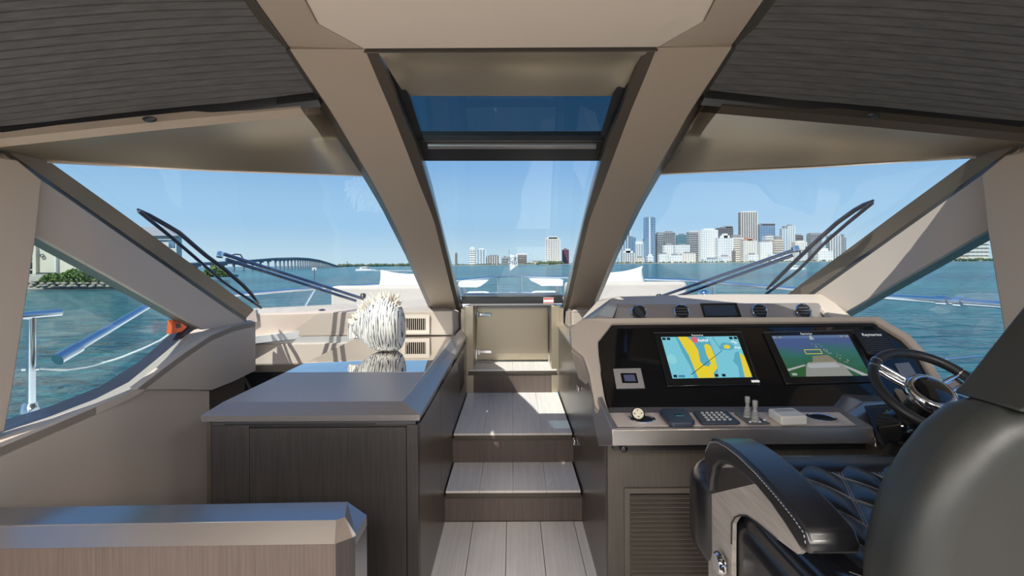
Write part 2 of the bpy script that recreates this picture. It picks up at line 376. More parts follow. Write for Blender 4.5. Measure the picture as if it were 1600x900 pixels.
# ================================================================ side windscreens
BRZF = mat('umber_frame_lacquer', (.22, .19, .155), .35, metal=.5)
def side(s):
    g = (lambda L: L) if s < 0 else mir
    gm = (lambda m: m) if s < 0 else (lambda m: m.mirror())
    # glass: parametric over the curved surface
    def fn(u, v):
        X = lerp(-1.98, -.56, u); ar = lerp(2.2, 3.86, v); return Vector((X, ar - sh(X), prof(ar) + .10))
    w = empty('window_1' if s < 0 else 'window_3', (s * 1.2, 3.4, 1.0), kind='structure')
    obj('pane', gm(M().grid(fn, 20, 20)), GLASS, w, smooth=True)
    # A pillar
    ap = empty('trim_6' if s < 0 else 'trim_7', (s * 1.85, 2.5, 1.3), kind='structure')
    n = 14
    ge = [W(p.x, p.y, .09) for p in resamp([(60, 240, 0), (200, 340, 0), (397, 484, 0)], n)]
    def Bf(px, py): q = W(px, py, .09); return P(px, py, q.y * .965)
    be = [Bf(p.x, p.y) for p in resamp([(10, 236, 0), (34, 252, 0), (162, 342, 0), (385, 497, 0)], n)]
    be2 = [P(p.x, p.y, Bf(p.x, p.y).y * .985) for p in resamp([(4, 240, 0), (28, 256, 0), (152, 342, 0), (386, 505, 0)], n)]
    obj('window_frame', M().strip(g(ge), g(be), (s * .02, .02, 0)), BRZF, ap, smooth=True, sharp=50)
    obj('frame_seam', M().strip(g(be), g(be2), (s * .02, .02, 0)), BRZD, ap, smooth=True, sharp=50)
    ce_ = [PX(p.x, p.y, -1.85 + .075 * k / (n - 1)) for k, p in enumerate(resamp([(50, 364, 0), (56, 367, 0), (180, 436, 0), (318, 515, 0)], n))]
    de = [PX(p.x, p.y, -1.96) for p in resamp([(40, 376, 0), (53, 383, 0), (165, 443, 0), (276, 503, 0)], n)]
    obj('pillar_panel', M().strip(g(be2), g(ce_), (s * .03, .01, 0)), TAN, ap, smooth=True, sharp=50)
    obj('pillar_return', M().strip(g(ce_), g(de), (s * .02, 0, .01)), mat('olive_grey_trim', (.12, .125, .09), .4), ap, smooth=True, sharp=50)
    # vertical side pillar
    pl = [(-60, 236), (28, 250), (66, 281), (57, 367), (20, 610), (8, 674), (-60, 700)]
    pp = [PX(a, b, -1.795) for a, b in pl]
    obj('trim_8' if s < 0 else 'trim_9', M().slab(g(pp), (s * .12, .015, 0)), TAN, kind='structure', bevel=.006)
    # eyebrow
    eb = empty('trim_10' if s < 0 else 'trim_11', (s * 1.2, 1.9, 1.8), kind='structure')
    nn = 20
    lo_ = [W(p.x, p.y, .085) for k_, p in enumerate(resamp([(-30, 246, 0), (28, 250, 0), (83, 253, 0), (330, 266, 0), (596, 275, 0)], nn))]
    up_ = [W(p.x, p.y, -.03 if p.x < 495 else .10) for p in resamp([(-30, 233, 0), (0, 230, 0), (250, 203, 0), (538, 175, 0)], nn)]
    em = M()
    def ef(u, v):
        i = round(u * (nn - 1)); p = up_[i].lerp(lo_[i], v); k = math.sin(math.pi * v) * .03 * min(1, u * 1.6); p = p.copy(); p.z += k; return p
    em.grid(ef, nn - 1, 8)
    obj('eyebrow_panel', gm(em), BRZ, eb, smooth=True)
    lo2 = [p + Vector((0, .004, .02)) for p in lo_]
    obj('eyebrow_lip', M().strip(g([p + Vector((0, 0, -.006)) for p in lo_]), g([p + Vector((0, .012, .0)) for p in lo_]), (0, 0, .02)), BRZL, eb)
    st_ = [W(p.x, p.y, -.02 if p.x < 495 else .10) for p in resamp([(-30, 219, 0), (0, 217, 0), (250, 190, 0), (528, 163, 0)], nn)]
    obj('eyebrow_strip', M().strip(g(st_), g(up_), (0, .01, .03)), TANB if s < 0 else BRZD, eb, smooth=True)
side(-1); side(1)

# ================================================================ pleated blinds
def blind(s, label):
    g = (lambda L: L) if s < 0 else mir
    root = empty('pleated_blind', (s * 1.2, 1.7, 1.9), label, 'blind', 'pleated blinds over the upper windscreens')
    A0, B0 = W(-90, 231, -.005), W(500, 170, -.005)
    rows = 36; cells = [(0, .012), (.06, -.016), (.16, -.0185), (.90, -.0165)]; T_ = []
    for i in range(rows):
        for c_, dz in cells: T_.append(((i + c_) / rows, dz))
    mm = M(); nv = len(T_) - 1
    def bf(u, v):
        t, dz = T_[round(v * nv)]
        X = lerp(A0.x - .05 * t, lerp(-.66, -.62, min(1, t * 2)), u); Y = lerp(A0.y, B0.y, u) - 1.0 * t
        return Vector((X, Y, surf(X, Y) + .05 + dz))
    mm.grid(bf, 14, nv)
    if s > 0: mm = mm.mirror()
    obj('pleated_cloth', mm, BLIND, root)
    ra = [W(p.x, p.y, .0) for p in resamp([(-90, 221, 0), (0, 211, 0), (250, 185, 0), (497, 156, 0)], 10)]
    rb = [W(p.x, p.y, -.02) for p in resamp([(-90, 228, 0), (0, 218.5, 0), (250, 192.5, 0), (503, 168, 0)], 10)]
    obj('bottom_rail', M().strip(g(ra), g(rb), (0, .015, .10)), BLK, root, bevel=.002)
    hq = W(234, 186.5, -.035); hq = g([hq])[0]
    obj('pull_handle', M().lathe(hq, [(0, -.008), (.012, -.006), (.016, 0), (.012, .006), (0, .008)], (0, -.4, -1), 16, 1.6, .8), BLK, root, smooth=True)
blind(-1, 'left dark grey pleated blind drawn over the upper windscreen')
blind(1, 'right dark grey pleated blind drawn over the upper windscreen, above the helm')

# ================================================================ side walls with side windows
def sidewall(s):
    g = (lambda L: L) if s < 0 else mir
    w = empty('wall_left' if s < 0 else 'wall_right', (s * 1.7, 2, .4), kind='structure')
    o1 = [(-200, 760, 1.25), (8, 674, 1.80), (80, 650, 1.98), (150, 623, 2.2), (201, 597, 2.40), (240, 565, 2.60), (290, 524, 2.85), (304, 515, 2.92), (345, 506, 3.05), (388, 499, 3.25)]
    i1 = [(-200, 790, 1.18), (0, 699, 1.53), (91, 661, 1.75), (150, 636, 1.9), (215, 607, 2.10), (250, 580, 2.24), (292, 549, 2.42), (330, 524, 2.60), (364, 510, 2.85), (399, 503, 3.2)]
    o = [P(*q) for q in o1]; i = [P(*q) for q in i1]
    for q in i: pass
    obj('sill', M().strip(g(o), g(i), (0, 0, -.03)), TAN, w, smooth=True, sharp=60)
    # wall faces below the sill
    bot = [Vector((q.x, q.y, -.02)) for q in i]
    up = i[4:]; lowpx = [(215, 608.5, 2.10), (255, 608.4, 2.24), (300, 608.3, 2.42), (334, 608, 2.62), (365, 596, 2.85), (393, 584, 3.1)]
    lw = [P(*q) for q in lowpx]
    lw = [Vector((i[4 + k].x, i[4 + k].y, lw[k].z)) for k in range(6)]
    obj('wall_fairing', M().strip(g(up), g(lw), (s * .05, .02, 0)), TAN, w, smooth=True, sharp=50)
    b2 = [Vector((q.x - s * -.012, q.y, -.02)) for q in lw]
    l2 = [Vector((q.x - s * -.012, q.y, q.z - .003)) for q in lw]
    obj('wall_panel', M().strip(g(i[:4] + l2[:4]), g(bot[:4] + b2[:4]), (s * .03, 0, 0)), TAN, w, smooth=True, sharp=50)
    obj('wall_recess', M().strip(g([Vector((q.x - .06, q.y, q.z)) for q in l2[3:]]), g([Vector((q.x - .06, q.y, 0)) for q in b2[3:]]), (s * .03, 0, 0)), BWOOD, w)
    obj('hull_side', M().bb(min(s * 1.98, s * 2.05), max(s * 1.98, s * 2.05), -3.5, 3.6, -.3, .70), WHT, w)
    obj('rear_panel', M().bb(min(s * 1.84, s * 1.9), max(s * 1.84, s * 1.9), -3.5, 1.6, -.05, .72), TAN, w)
    obj('rear_header', M().bb(min(s * 1.84, s * 2.0), max(s * 1.84, s * 2.0), -3.5, 1.75, 1.72, 2.42), TAN, w)
    for y in (-3.4, -1.0): obj('rear_pillar', M().bb(min(s * 1.84, s * 2.0), max(s * 1.84, s * 2.0), y, y + .15, .7, 1.75), TAN, w)
    # gasket band and pane
    wn_ = empty('window_4' if s < 0 else 'window_5', (s * 2, 2.3, .8), kind='structure')
    gb = [(-60, 700), (8, 656), (80, 634), (156, 604), (219, 564), (266, 522), (292, 500)]
    go = [(-60, 714), (6, 674), (80, 650), (150, 623), (201, 597), (250, 558), (297, 514)]
    A = [PX(a, b, -2.0) for a, b in gb]; B = [PX(a, b, -1.93) for a, b in go]
    B = [PX(q[0], q[1], -1.93) for q in go]
    obj('gasket', M().strip(g(A), g(B), (s * .01, 0, -.01)), mat('blue_grey_gasket', (.07, .075, .10), .3, metal=.3), wn_, smooth=True, sharp=50)
    gl = [PX(a, b, -2.0) for a, b in ((-100, 330), (60, 375), (292, 498), (266, 524), (219, 568), (156, 608), (80, 638), (-100, 705))]
    obj('pane', M().slab(g(gl), (s * .006, 0, 0)), GLASS, wn_)
sidewall(-1); sidewall(1)
for s in (-1, 1):
    g = (lambda L: L) if s < 0 else mir
    obj('trim_17' if s < 0 else 'trim_18', M().slab(g([P(376, 497, 3.36), P(399, 484, 3.40), P(402, 503, 3.40), P(380, 506, 3.36)]), (0, .03, 0)), TAN, kind='structure')
# black recess at the fore corners of the side windows
for s in (-1, 1):
    g = (lambda L: L) if s < 0 else mir
    q = g([PX(a, b, -1.95) for a, b in ((276, 499), (314, 509), (292, 527), (284, 530), (293, 510))])
    obj('trim_12' if s < 0 else 'trim_13', M().slab(q, (s * .03, 0, 0)), BLK, kind='structure')
# ================================================================ LEFT DASH (fairing under the windscreen)
def dash_left():
    d = empty('dashboard_ledge', (-1.1, 3.7, .6), 'cream upholstered ledge under the left windscreen behind the sideboard', 'ledge')
    T0 = [P(390, 482, 3.62), P(560, 474, 3.95), P(676, 467, 4.1)]
    T1 = [P(396, 491, 3.42), P(560, 487.5, 3.56), P(707, 486, 3.58)]
    obj('ledge_top', M().strip(T0, T1, (0, 0, -.02)), TAN, d, bevel=.004)
    B1 = [Vector((p.x, p.y - .005, .845 if k == 0 else .832)) for k, p in enumerate(T1)]
    B1 = [P(388, 527.5, 3.40), P(560, 524, 3.555), P(708, 524.5, 3.575)]
    obj('ledge_front', M().strip(T1, B1, (0, .03, 0)), TAN, d, bevel=.008, seg=3)
    obj('ledge_corner', M().slab([P(707, 486, 3.58), P(716, 487, 3.78), P(717, 513, 3.78), P(708, 524.5, 3.575)], (-.03, .03, 0)), TAN, d, bevel=.004)
    obj('ledge_corner_top', M().slab([P(676, 467, 4.1), P(707, 486, 3.58), P(716, 487, 3.78), P(720, 480, 4.0)], (0, 0, -.02)), TAN, d)
    S1 = [P(387, 537.5, 3.39), P(470, 536.5, 3.47), P(553, 535.3, 3.535)]; S0 = [P(388, 527.5, 3.39), P(470, 526, 3.47), P(553, 525.2, 3.535)]
    obj('accent_strip', M().strip(S0, S1, (0, .03, 0)), mat('satin_silver', (.62, .60, .58), .5, metal=.4), d, label='satin silver strip')
    L0 = [P(386, 538, 3.37), P(470, 537, 3.45), P(553, 535.8, 3.515)]; L1 = [P(386, 570, 3.34), P(470, 569, 3.42), P(553, 566.6, 3.485)]
    L2 = [P(395, 582, 3.42), P(470, 581, 3.5), P(553, 578.6, 3.56)]
    obj('lower_recess', M().slab([P(380, 575, 3.45), P(552, 571, 3.55), P(552, 700, 3.55), P(380, 700, 3.45)], (0, .05, 0)), BLK, d)
    obj('lower_front', M().strip(L0, L1, (0, .05, 0)), TAN, d, bevel=.006)
    obj('lower_bevel', M().strip(L1, L2, (0, .05, 0)), TAN, d, bevel=.004)
    # air vent grille
    def vent(parent, x0, y0, x1, y1, Y):
        q = [P(x0, y0, Y), P(x1, y0, Y), P(x1, y1, Y), P(x0, y1, Y)]
        i = [P(x0 + 6, y0 + 6, Y), P(x1 - 6, y0 + 6, Y), P(x1 - 6, y1 - 6, Y), P(x0 + 6, y1 - 6, Y)]
        fr = obj('air_vent', M().strip(q + q[:1], i + i[:1], (0, .01, 0)), TAN2, parent, label='cream framed rectangular air vent')
        obj('vent_well', M().slab([p + Vector((0, .012, 0)) for p in i], (0, .003, 0)), BLK, fr)
        w = i[1].x - i[0].x; k = 10
        for j in range(k):
            x = i[0].x + w * (j + .5) / k
            obj('vent_blade', M().box((x, Y + .005, (i[0].z + i[2].z) / 2), (.003, .01, i[0].z - i[2].z)), TAN2, fr)
    vent(d, 627, 491.5, 671, 522, 3.555)
    wi = obj('wiring_grommet', M().lathe(P(503, 488, 3.60), [(.03, 0), (.028, .012), (.02, .02), (0, .024)], (0, -.3, 1), 16), BLK, d, smooth=True)
dash_left()

# ================================================================ SIDEBOARD
sb = empty('sideboard', (-.76, 2.7, 0), 'dark oak sideboard along the left of the companionway steps', 'cabinet')
X0, X1, XB = -1.155, -.358, -1.14
obj('carcass', M().bb(X0 + .02, X1 - .012, 1.835, 3.5, 0, .765), DWOOD, sb)
obj('plinth_strip', M().bb(X0, X0 + .016, 1.822, 1.84, 0, .764), BRZD, sb)
obj('door', M().bb(X0 + .018, -.995, 1.82, 1.835, .02, .745), DWOOD, sb, bevel=.0015)
obj('door', M().bb(-.993, X1 - .045, 1.82, 1.835, .02, .735), DWOOD, sb, bevel=.0015)
obj('corner_post', M().bb(X1 - .043, X1, 1.82, 1.86, 0, .745), DWOOD, sb, bevel=.002)
obj('reveal', M().bb(X0 + .01, X1 - .01, 1.826, 1.836, .745, .768), mat('dark_grey_reveal', (.07, .07, .075), .4, metal=.5), sb)
obj('finger_pull', M().slab([(-1.09, 1.822, .75), (-1.075, 1.822, .738), (-.53, 1.822, .738), (-.515, 1.822, .75)], (0, .012, 0)), BLK, sb)
SIDEW = mat('bronze_oak_panel', (.075, .062, .05), .30, col2=(.12, .10, .08), vscale=(4, 160, 5), metal=.35)
for (a, b) in ((1.862, 2.40), (2.403, 2.95), (2.953, 3.775)):
    obj('side_panel', M().bb(X1 - .012, X1, a, b, 0, .735), SIDEW, sb, bevel=.0015)
    obj('side_pull', M().slab([(X1 - .008, a + .10, .757), (X1 - .008, a + .12, .738), (X1 - .008, b - .08, .738), (X1 - .008, b - .06, .757)], (.004, 0, 0)), BLK, sb)
lv = obj('louvre', M().bb(X1, X1 + .003, 3.2, 3.53, .47, .70), BRZD, sb)
for k in range(9): obj('slat', M().bb(X1 + .003, X1 + .007, 3.215, 3.515, .485 + k * .0235, .497 + k * .0235), DWOOD, lv)
# worktop
wt = empty('worktop', (-.76, 2.7, .765), 'grey lacquered worktop with a mirror-gloss far half, on the dark sideboard', 'worktop')
zt, zb = .82, .788
yA, yB, xa, xb, xc, xd = 1.80, 1.87, -1.165, -1.122, -.345, -.426
yE = 3.57
obj('edge_band', M().strip([(xa, yE, zb), (xa, yA, zb), (xc, yA, zb), (xc - .012, 3.76, zb)], [(xa + .004, yE, zb - .022), (xa + .004, yA + .004, zb - .022), (xc - .004, yA + .004, zb - .022), (xc - .016, 3.76, zb - .022)], (0, .012, 0)), GREYL, wt)
obj('front_bevel', M().slab([(xa, yA, zb), (xc, yA, zb), (xd, yB, zt), (xb, yB, zt)], (0, .02, -.008)), GREYL, wt)
obj('side_bevel', M().slab([(xa, yA, zb), (xb, yB, zt), (xb, yE, zt), (xa, yE, zb)], (.02, 0, -.008)), GREYL, wt, label='narrow left bevel')
obj('side_bevel', M().slab([(xc, yA, zb), (xc - .012, 3.72, zb + .0), (xc - .02, 3.77, zb), (xd + .02, 3.77, zt + .02), (xd, 3.6, zt + .012), (xd, yB, zt)], (-.02, 0, -.012)), GREYL, wt, label='wide right bevel')
obj('top_panel', M().bb(xb, xd, yB, 2.375, zt - .015, zt), mat('mushroom_satin_lacquer', (.34, .31, .31), .38, metal=.15), wt)
obj('chrome_line', M().bb(xb, xd, 2.376, 2.386, zt - .015, zt + .0008), STEEL, wt)
obj('gloss_panel', M().bb(xb, xd, 2.387, 3.56, zt - .015, zt), mat('mirror_bronze_glass', (.80, .77, .74), .015, metal=1), wt, label='mirror-like bronze glass panel')

# ================================================================ LOW PARTITION, front left
pt = empty('low_partition', (-1.2, 1.4, 0), 'low brown oak partition with grey bevelled cap, bottom left foreground', 'partition')
zT, zM = .62, .577
tp = [PZ(-260, 798, zT), PZ(542.6, 784, zT), PZ(573, 805, .612), PZ(556, 835, .596), PZ(539, 808, zT), PZ(525, 812.5, zT), PZ(-260, 825, zT)]
capm = mat('steel_grey_lacquer', (.34, .35, .38), .2, metal=.85)
obj('cap_top', M().slab([tp[0], tp[1], tp[4], tp[5], tp[6]], (0, 0, -.03)), capm, pt)
obj('cap_end', M().slab([tp[1], tp[2], tp[3], tp[4]], (0, 0, -.03)), capm, pt)
tp[6] = PZ(-260, 823, zT)
f1, f2 = PZ(523, 850, zM), PZ(553, 839, .58)
f0 = Vector((f1.x + tp[6].x - tp[5].x, f1.y + tp[6].y - tp[5].y, zM))
obj('cap_bevel', M().slab([tp[6], tp[5], f1, f0], (0, .03, -.002)), BRZL, pt)
obj('cap_bevel', M().slab([tp[5], tp[4], f1], (-.003, .03, -.01)).slab([tp[4], tp[3], f2, f1], (-.01, .03, -.01)), BRZL, pt)
dn = lambda p, dx=0, dy=.006: Vector((p.x + dx, p.y + dy, 0))
up_ = lambda p, dx=0, dy=.006: Vector((p.x + dx, p.y + dy, p.z - .002))
obj('front_panel', M().slab([up_(f0), up_(f1), dn(f1), dn(f0)], (0, .03, 0)), BWOOD, pt)
obj('end_panel', M().slab([up_(f1), up_(f2), dn(f2), dn(f1)], (-.01, .03, 0)), DWOOD, pt)
e2 = tp[2]
obj('end_edge', M().slab([up_(f2, .001), Vector((e2.x, e2.y, e2.z - .03)), Vector((e2.x, e2.y, 0)), dn(f2, .001)], (-.02, .02, 0)), capm, pt)

# ================================================================ FISH SCULPTURE
def fish():
    Yc = 2.95; f = empty('fish_sculpture', (P(603, 552, Yc).x, Yc, .82), 'black and white striped ceramic fish with spiky fins, standing on the mirror-gloss worktop', 'sculpture')
    k = Yc / 755
    sec = [(552, 512, 527), (556, 509, 530), (561, 502, 535), (568, 492, 542), (577, 483, 549), (588, 476, 553.5), (600, 472.5, 555), (611, 473.5, 555), (620, 479, 554.5), (626, 487, 551), (630, 499, 543), (631.8, 514, 528)]
    m = M(); n = 32; vs = []
    secs = []
    pts = resamp([(a, b, c) for a, b, c in sec], 40)
    zf = .8215
    for (x, y0, y1) in pts:
        X = (x - 800) * k; zt_ = CZ - (y0 - 412 + 1.0) * k; zb_ = CZ - (y1 - 412 + 1) * k
        zt_ += .004; zb_ = zb_ + 0
        secs.append((X, (zt_ + zb_) / 2, (zt_ - zb_) / 2))
    zmin = min(c - r for _, c, r in secs)
    for (X, zc_, r) in secs:
        for j in range(n):
            a = 2 * math.pi * j / n; wy = r * .80
            z = zc_ + r * math.sin(a) - zmin + zf
            if z < zf + .006: z = zf
            vs.append((X, Yc + wy * math.cos(a), max(z, zf)))
    fs = [[i * n + j, i * n + (j + 1) % n, (i + 1) * n + (j + 1) % n, (i + 1) * n + j] for i in range(len(secs) - 1) for j in range(n)]
    fs += [list(range(n)), [(len(secs) - 1) * n + j for j in range(n)]]
    m.add(vs, fs)
    # striped glaze
    mt = bpy.data.materials.new('striped_glaze'); mt.use_nodes = True; N_ = mt.node_tree.nodes; l = mt.node_tree.links; b = N_['Principled BSDF']; b.inputs['Roughness'].default_value = .35
    tc = N_.new('ShaderNodeTexCoord'); mp = N_.new('ShaderNodeMapping'); mp.inputs['Scale'].default_value = (1, .5, .13); mp.inputs['Rotation'].default_value = (0, R(6), 0)
    l.new(tc.outputs['Object'], mp.inputs[0])
    nz = N_.new('ShaderNodeTexNoise'); nz.inputs['Scale'].default_value = 58; nz.inputs['Detail'].default_value = 2.5; nz.inputs['Roughness'].default_value = .5; nz.inputs['Distortion'].default_value = .4
    l.new(mp.outputs[0], nz.inputs[0])
    wv = N_.new('ShaderNodeTexWave'); wv.bands_direction = 'X'; wv.inputs['Scale'].default_value = 21; wv.inputs['Distortion'].default_value = 7; wv.inputs['Detail'].default_value = 2; wv.inputs['Detail Scale'].default_value = 2.2
    l.new(mp.outputs[0], wv.inputs[0])
    mx = N_.new('ShaderNodeMath'); mx.operation = 'MULTIPLY_ADD'; mx.inputs[1].default_value = .55; l.new(wv.outputs['Fac'], mx.inputs[0])
    m2 = N_.new('ShaderNodeMath'); m2.operation = 'MULTIPLY'; m2.inputs[1].default_value = .75; l.new(nz.outputs[0], m2.inputs[0]); l.new(m2.outputs[0], mx.inputs[2])
    rp = N_.new('ShaderNodeValToRGB'); rp.color_ramp.elements[0].position = .43; rp.color_ramp.elements[1].position = .485
    rp.color_ramp.elements[0].color = (.03, .03, .03, 1); rp.color_ramp.elements[1].color = (.72, .70, .66, 1)
    l.new(mx.outputs[0], rp.inputs[0]); l.new(rp.outputs[0], b.inputs['Base Color'])
    bp = N_.new('ShaderNodeBump'); bp.inputs['Strength'].default_value = .8; bp.inputs['Distance'].default_value = .003; l.new(mx.outputs[0], bp.inputs['Height']); l.new(bp.outputs[0], b.inputs['Normal'])
    obj('body', m, mt, f, smooth=True, sharp=80)
    IV = mat('ivory_bisque', (.72, .66, .56), .5)
    rnd = random.Random(3)
    def q(px, py, dy=0): p = P(px, py + 2, Yc); p.y += dy; return p
    tm = M()
    tl = [(562, 513), (553, 510), (546, 501), (544.5, 511), (543.5, 520), (545, 528), (553, 526), (562, 526)]
    tm.slab([q(a, b, -.008) for a, b in tl], (0, .016, 0))
    obj('tail_fin', tm, mt, f, bevel=.003)
    crest = [(553, 502), (560, 494), (568, 487), (577, 479), (587, 473), (597, 470), (606, 470), (613, 474)]
    C_ = resamp([(a, b, 0) for a, b in crest], 74)
    for i, c in enumerate(C_):
        t = i / 73; dy = rnd.uniform(-.03, .03) * (.4 + t)
        ang = R(lerp(150, 95, t) + rnd.uniform(-28, 28)); L = rnd.uniform(.045, .078) * lerp(.7, 1.1, t)
        p0 = q(c.x, c.y + rnd.uniform(0, 5), dy); d1 = Vector((math.cos(ang), rnd.uniform(-.5, .4), math.sin(ang))).normalized()
        bend = Vector((rnd.choice((-1, 1)) * .5, 0, .3)); p = [p0, p0 + d1 * L * .4, p0 + d1 * L * .75 + bend * L * .12, p0 + d1 * L + bend * L * .3]
        obj('fin_spike', M().tube(p, [.009, .008, .0055, .001], 6), IV, f, smooth=True, sharp=80)
    for i in range(34):
        ang = R(rnd.uniform(-25, 110)); L = rnd.uniform(.05, .085); p0 = q(612, 474, rnd.uniform(-.03, .015))
        d1 = Vector((math.cos(ang), rnd.uniform(-.7, .2), math.sin(ang))).normalized(); p = [p0, p0 + d1 * L * .4, p0 + d1 * L * .75 + Vector((0, 0, .006)), p0 + d1 * L + Vector((0, 0, .016))]
        obj('fin_spike', M().tube(p, [.010, .009, .0065, .0012], 6), IV, f, smooth=True, sharp=80)
fish()
# ================================================================ RIGHT SIDE: stair wall, dash, HELM CONSOLE
XW = .36
obj('wall_right_stairs' if 0 else 'trim_14', M().slab([(XW, 1.86, 0), (XW, 3.775, 0), (XW, 3.775, .862), (XW, 2.9, .855), (XW, 2.35, .80), (XW, 1.9, .69)], (.03, 0, 0)), SIDEW, kind='structure', bevel=.002)
cpw = obj('trim_15', M().strip([(XW - .006, 3.79, .86), (XW - .006, 2.88, .853)], [(XW + .10, 3.79, .90), (XW + .10, 2.88, .90)], (0, 0, -.015)), BRZL, kind='structure', bevel=.004)
dR = empty('dashboard_ledge', (1.1, 3.7, .6), 'cream upholstered ledge under the right windscreen, behind the helm console', 'ledge')
T0 = mir([P(390, 482, 3.62), P(560, 474, 3.95), P(676, 467, 4.1)]); T1 = mir([P(396, 491, 3.42), P(560, 487.5, 3.56), P(707, 486, 3.58)])
obj('ledge_top', M().strip(T0, T1, (0, 0, -.02)), TAN, dR, bevel=.004)
obj('ledge_front', M().strip(T1, [Vector((p.x, p.y, .8)) for p in T1], (0, .03, 0)), TAN, dR, bevel=.008, seg=3)
obj('ledge_corner', M().slab([P(889, 486, 3.58), P(884, 487, 3.78), P(882, 513, 3.78), P(889, 524.5, 3.575)], (.03, .03, 0)), TAN, dR, bevel=.004)
obj('ledge_corner_top', M().slab([P(918, 467, 4.1), P(889, 486, 3.58), P(884, 487, 3.78), P(876, 480, 4.0)], (0, 0, -.02)), TAN, dR)

hc = empty('helm_console', (1.1, 2.0, 0), 'cream and black helm console with screens, right of the steps', 'console')
# lower body
obj('base_cabinet', M().bb(.362, 1.88, 1.85, 2.6, 0, .70), mat('taupe_oak', (.062, .052, .043), .4, col2=(.082, .069, .057), vscale=(160, 160, 5)), hc, bevel=.003)
FP0, FD = Vector((0, 2.0, .738)), Vector((0, .28, .331)).normalized(); FN = Vector((0, -FD.z, FD.y))
def FPx(px, py, off=0): return HP(px, py, FP0 + FN * off, FN)
out_ = [(949, 652), (930, 632), (921, 583), (912, 556), (893, 540), (891, 512), (912, 496.5), (1373, 494), (1423, 523), (1450, 552), (1506, 652)]
inn_ = [(951, 643), (945, 620), (939, 585), (936, 556), (935, 540), (935, 533), (957, 505), (1368, 502), (1411, 528), (1437, 553), (1486, 645)]
A = [FPx(a, b, .035) for a, b in out_]; B = [FPx(a, b, .02) for a, b in inn_]
obj('hood_rim', M().strip(A, B, -FN * .03), TAN, hc, bevel=.006, seg=3)
Bk = [p - FN * .03 for p in A]; Bk2 = [p - FN * .30 + Vector((.06 if p.x < .8 else -.03, 0, 0)) for p in A]
obj('hood_shell', M().strip(Bk, Bk2, (0, 0, -.004)), TAN, hc, smooth=True, sharp=30)
ip = [FPx(a, b, 0) for a, b in inn_]
obj('fascia', M().slab([p + FN * .0 for p in ip], -FN * .02), BLKG, hc)
obj('fascia_frame', M().strip([p + FN * .018 for p in ip], [p + FN * .0 for p in ip], (0, 0, -.002)), BLK, hc)
obj('fascia_step', M().slab([FPx(958, 506, .004), FPx(1366, 503, .004), FPx(1372, 509, .004), FPx(953, 512, .004)], -FN * .006), BLK, hc)
obj('fascia_sill', M().slab([FPx(947, 640, .012), FPx(1500, 640, .012), FPx(1505, 646, .012), FPx(946, 646, .012)], -FN * .02), mat('blue_black_strip', (.02, .05, .12), .15), hc)
# shelf
zs = .75
s0 = [PZ(946, 644, zs), PZ(955, 671, zs), PZ(1362, 668, zs), PZ(1322, 640, zs)]
sh_ = [s0[0], s0[1], s0[2], s0[3]]
obj('shelf', M().slab([(.37, 2.02, zs), (.365, 1.755, zs), (1.31, 1.765, zs), (1.345, 2.02, zs)], (0, 0, -.008)), GREYL, hc)
obj('shelf_front', M().slab([(.358, 1.75, .748), (1.314, 1.76, .748), (1.314, 1.752, .69), (.358, 1.742, .69)], (0, .03, 0)), BRZL, hc, bevel=.004)
obj('shelf_side', M().slab([(.358, 1.75, .748), (.358, 1.745, .69), (.35, 1.98, .60), (.345, 2.12, .72), (.352, 2.05, .80)], (.02, 0, 0)), GREYL, hc, bevel=.003)
obj('shelf_underside', M().bb(.37, 1.30, 1.78, 1.9, .66, .692), BLK, hc)
obj('shelf_insert', M().slab([PZ(950, 645, zs + .001), PZ(965, 666, zs + .001), PZ(1337, 664, zs + .001), PZ(1311, 644, zs + .001)], (0, 0, -.004)), mat('pale_taupe_inlay', (.66, .55, .48), .55), hc)
# grille
gr = obj('grille', M().strip([(.425, 1.844, .49), (1.2, 1.844, .49), (1.2, 1.844, .02), (.425, 1.844, .02), (.425, 1.844, .49)], [(.445, 1.844, .47), (1.18, 1.844, .47), (1.18, 1.844, .04), (.445, 1.844, .04), (.445, 1.844, .47)], (0, .01, 0)), mat('grille_taupe', (.095, .08, .066), .4), hc)
obj('grille_well', M().bb(.44, 1.185, 1.8475, 1.8495, .035, .475), mat('well_black', (.004, .004, .004), .9), gr)
for k in range(25):
    z = .462 - k * .0172
    obj('slat', M().slab([(.445, 1.834, z - .0055), (.445, 1.846, z + .002), (.445, 1.847, z - .002), (.445, 1.835, z - .0095)], (.735, 0, 0)), gr.data.materials[0], gr)
# glareshield with vents
G0 = [P(930, 497, 2.45), P(955, 467, 2.72), P(964, 463.5, 2.8), P(1130, 459.5, 2.86), P(1290, 460, 2.8), P(1332, 496, 2.5)]
G1 = [P(958, 497, 2.50), P(966, 477, 2.66), P(973, 476, 2.68), P(1130, 474.5, 2.70), P(1279, 475.5, 2.66), P(1300, 497, 2.50)]
gs = obj('glareshield', M().strip(G0, G1, (0, .05, -.01)), TAN, hc, bevel=.008, seg=3)
G2 = [p + Vector((0, .45, -.05)) for p in G0]
obj('glareshield_top', M().strip(G0, G2, (0, 0, -.01)), TAN, hc, smooth=True)
VP = [P(958, 502, 2.60), P(966, 475.5, 2.64), P(1279, 474, 2.64), P(1300, 502, 2.60)]
obj('vent_panel', M().slab(VP, (0, .03, 0)), mat('silver_taupe_panel', (.34, .31, .30), .35, metal=.6), hc)
vn = (VP[1] - VP[0]).cross(VP[2] - VP[1]).normalized()
if vn.y > 0: vn = -vn
def VPx(px, py, off): return HP(px, py, VP[0] + vn * off, vn)
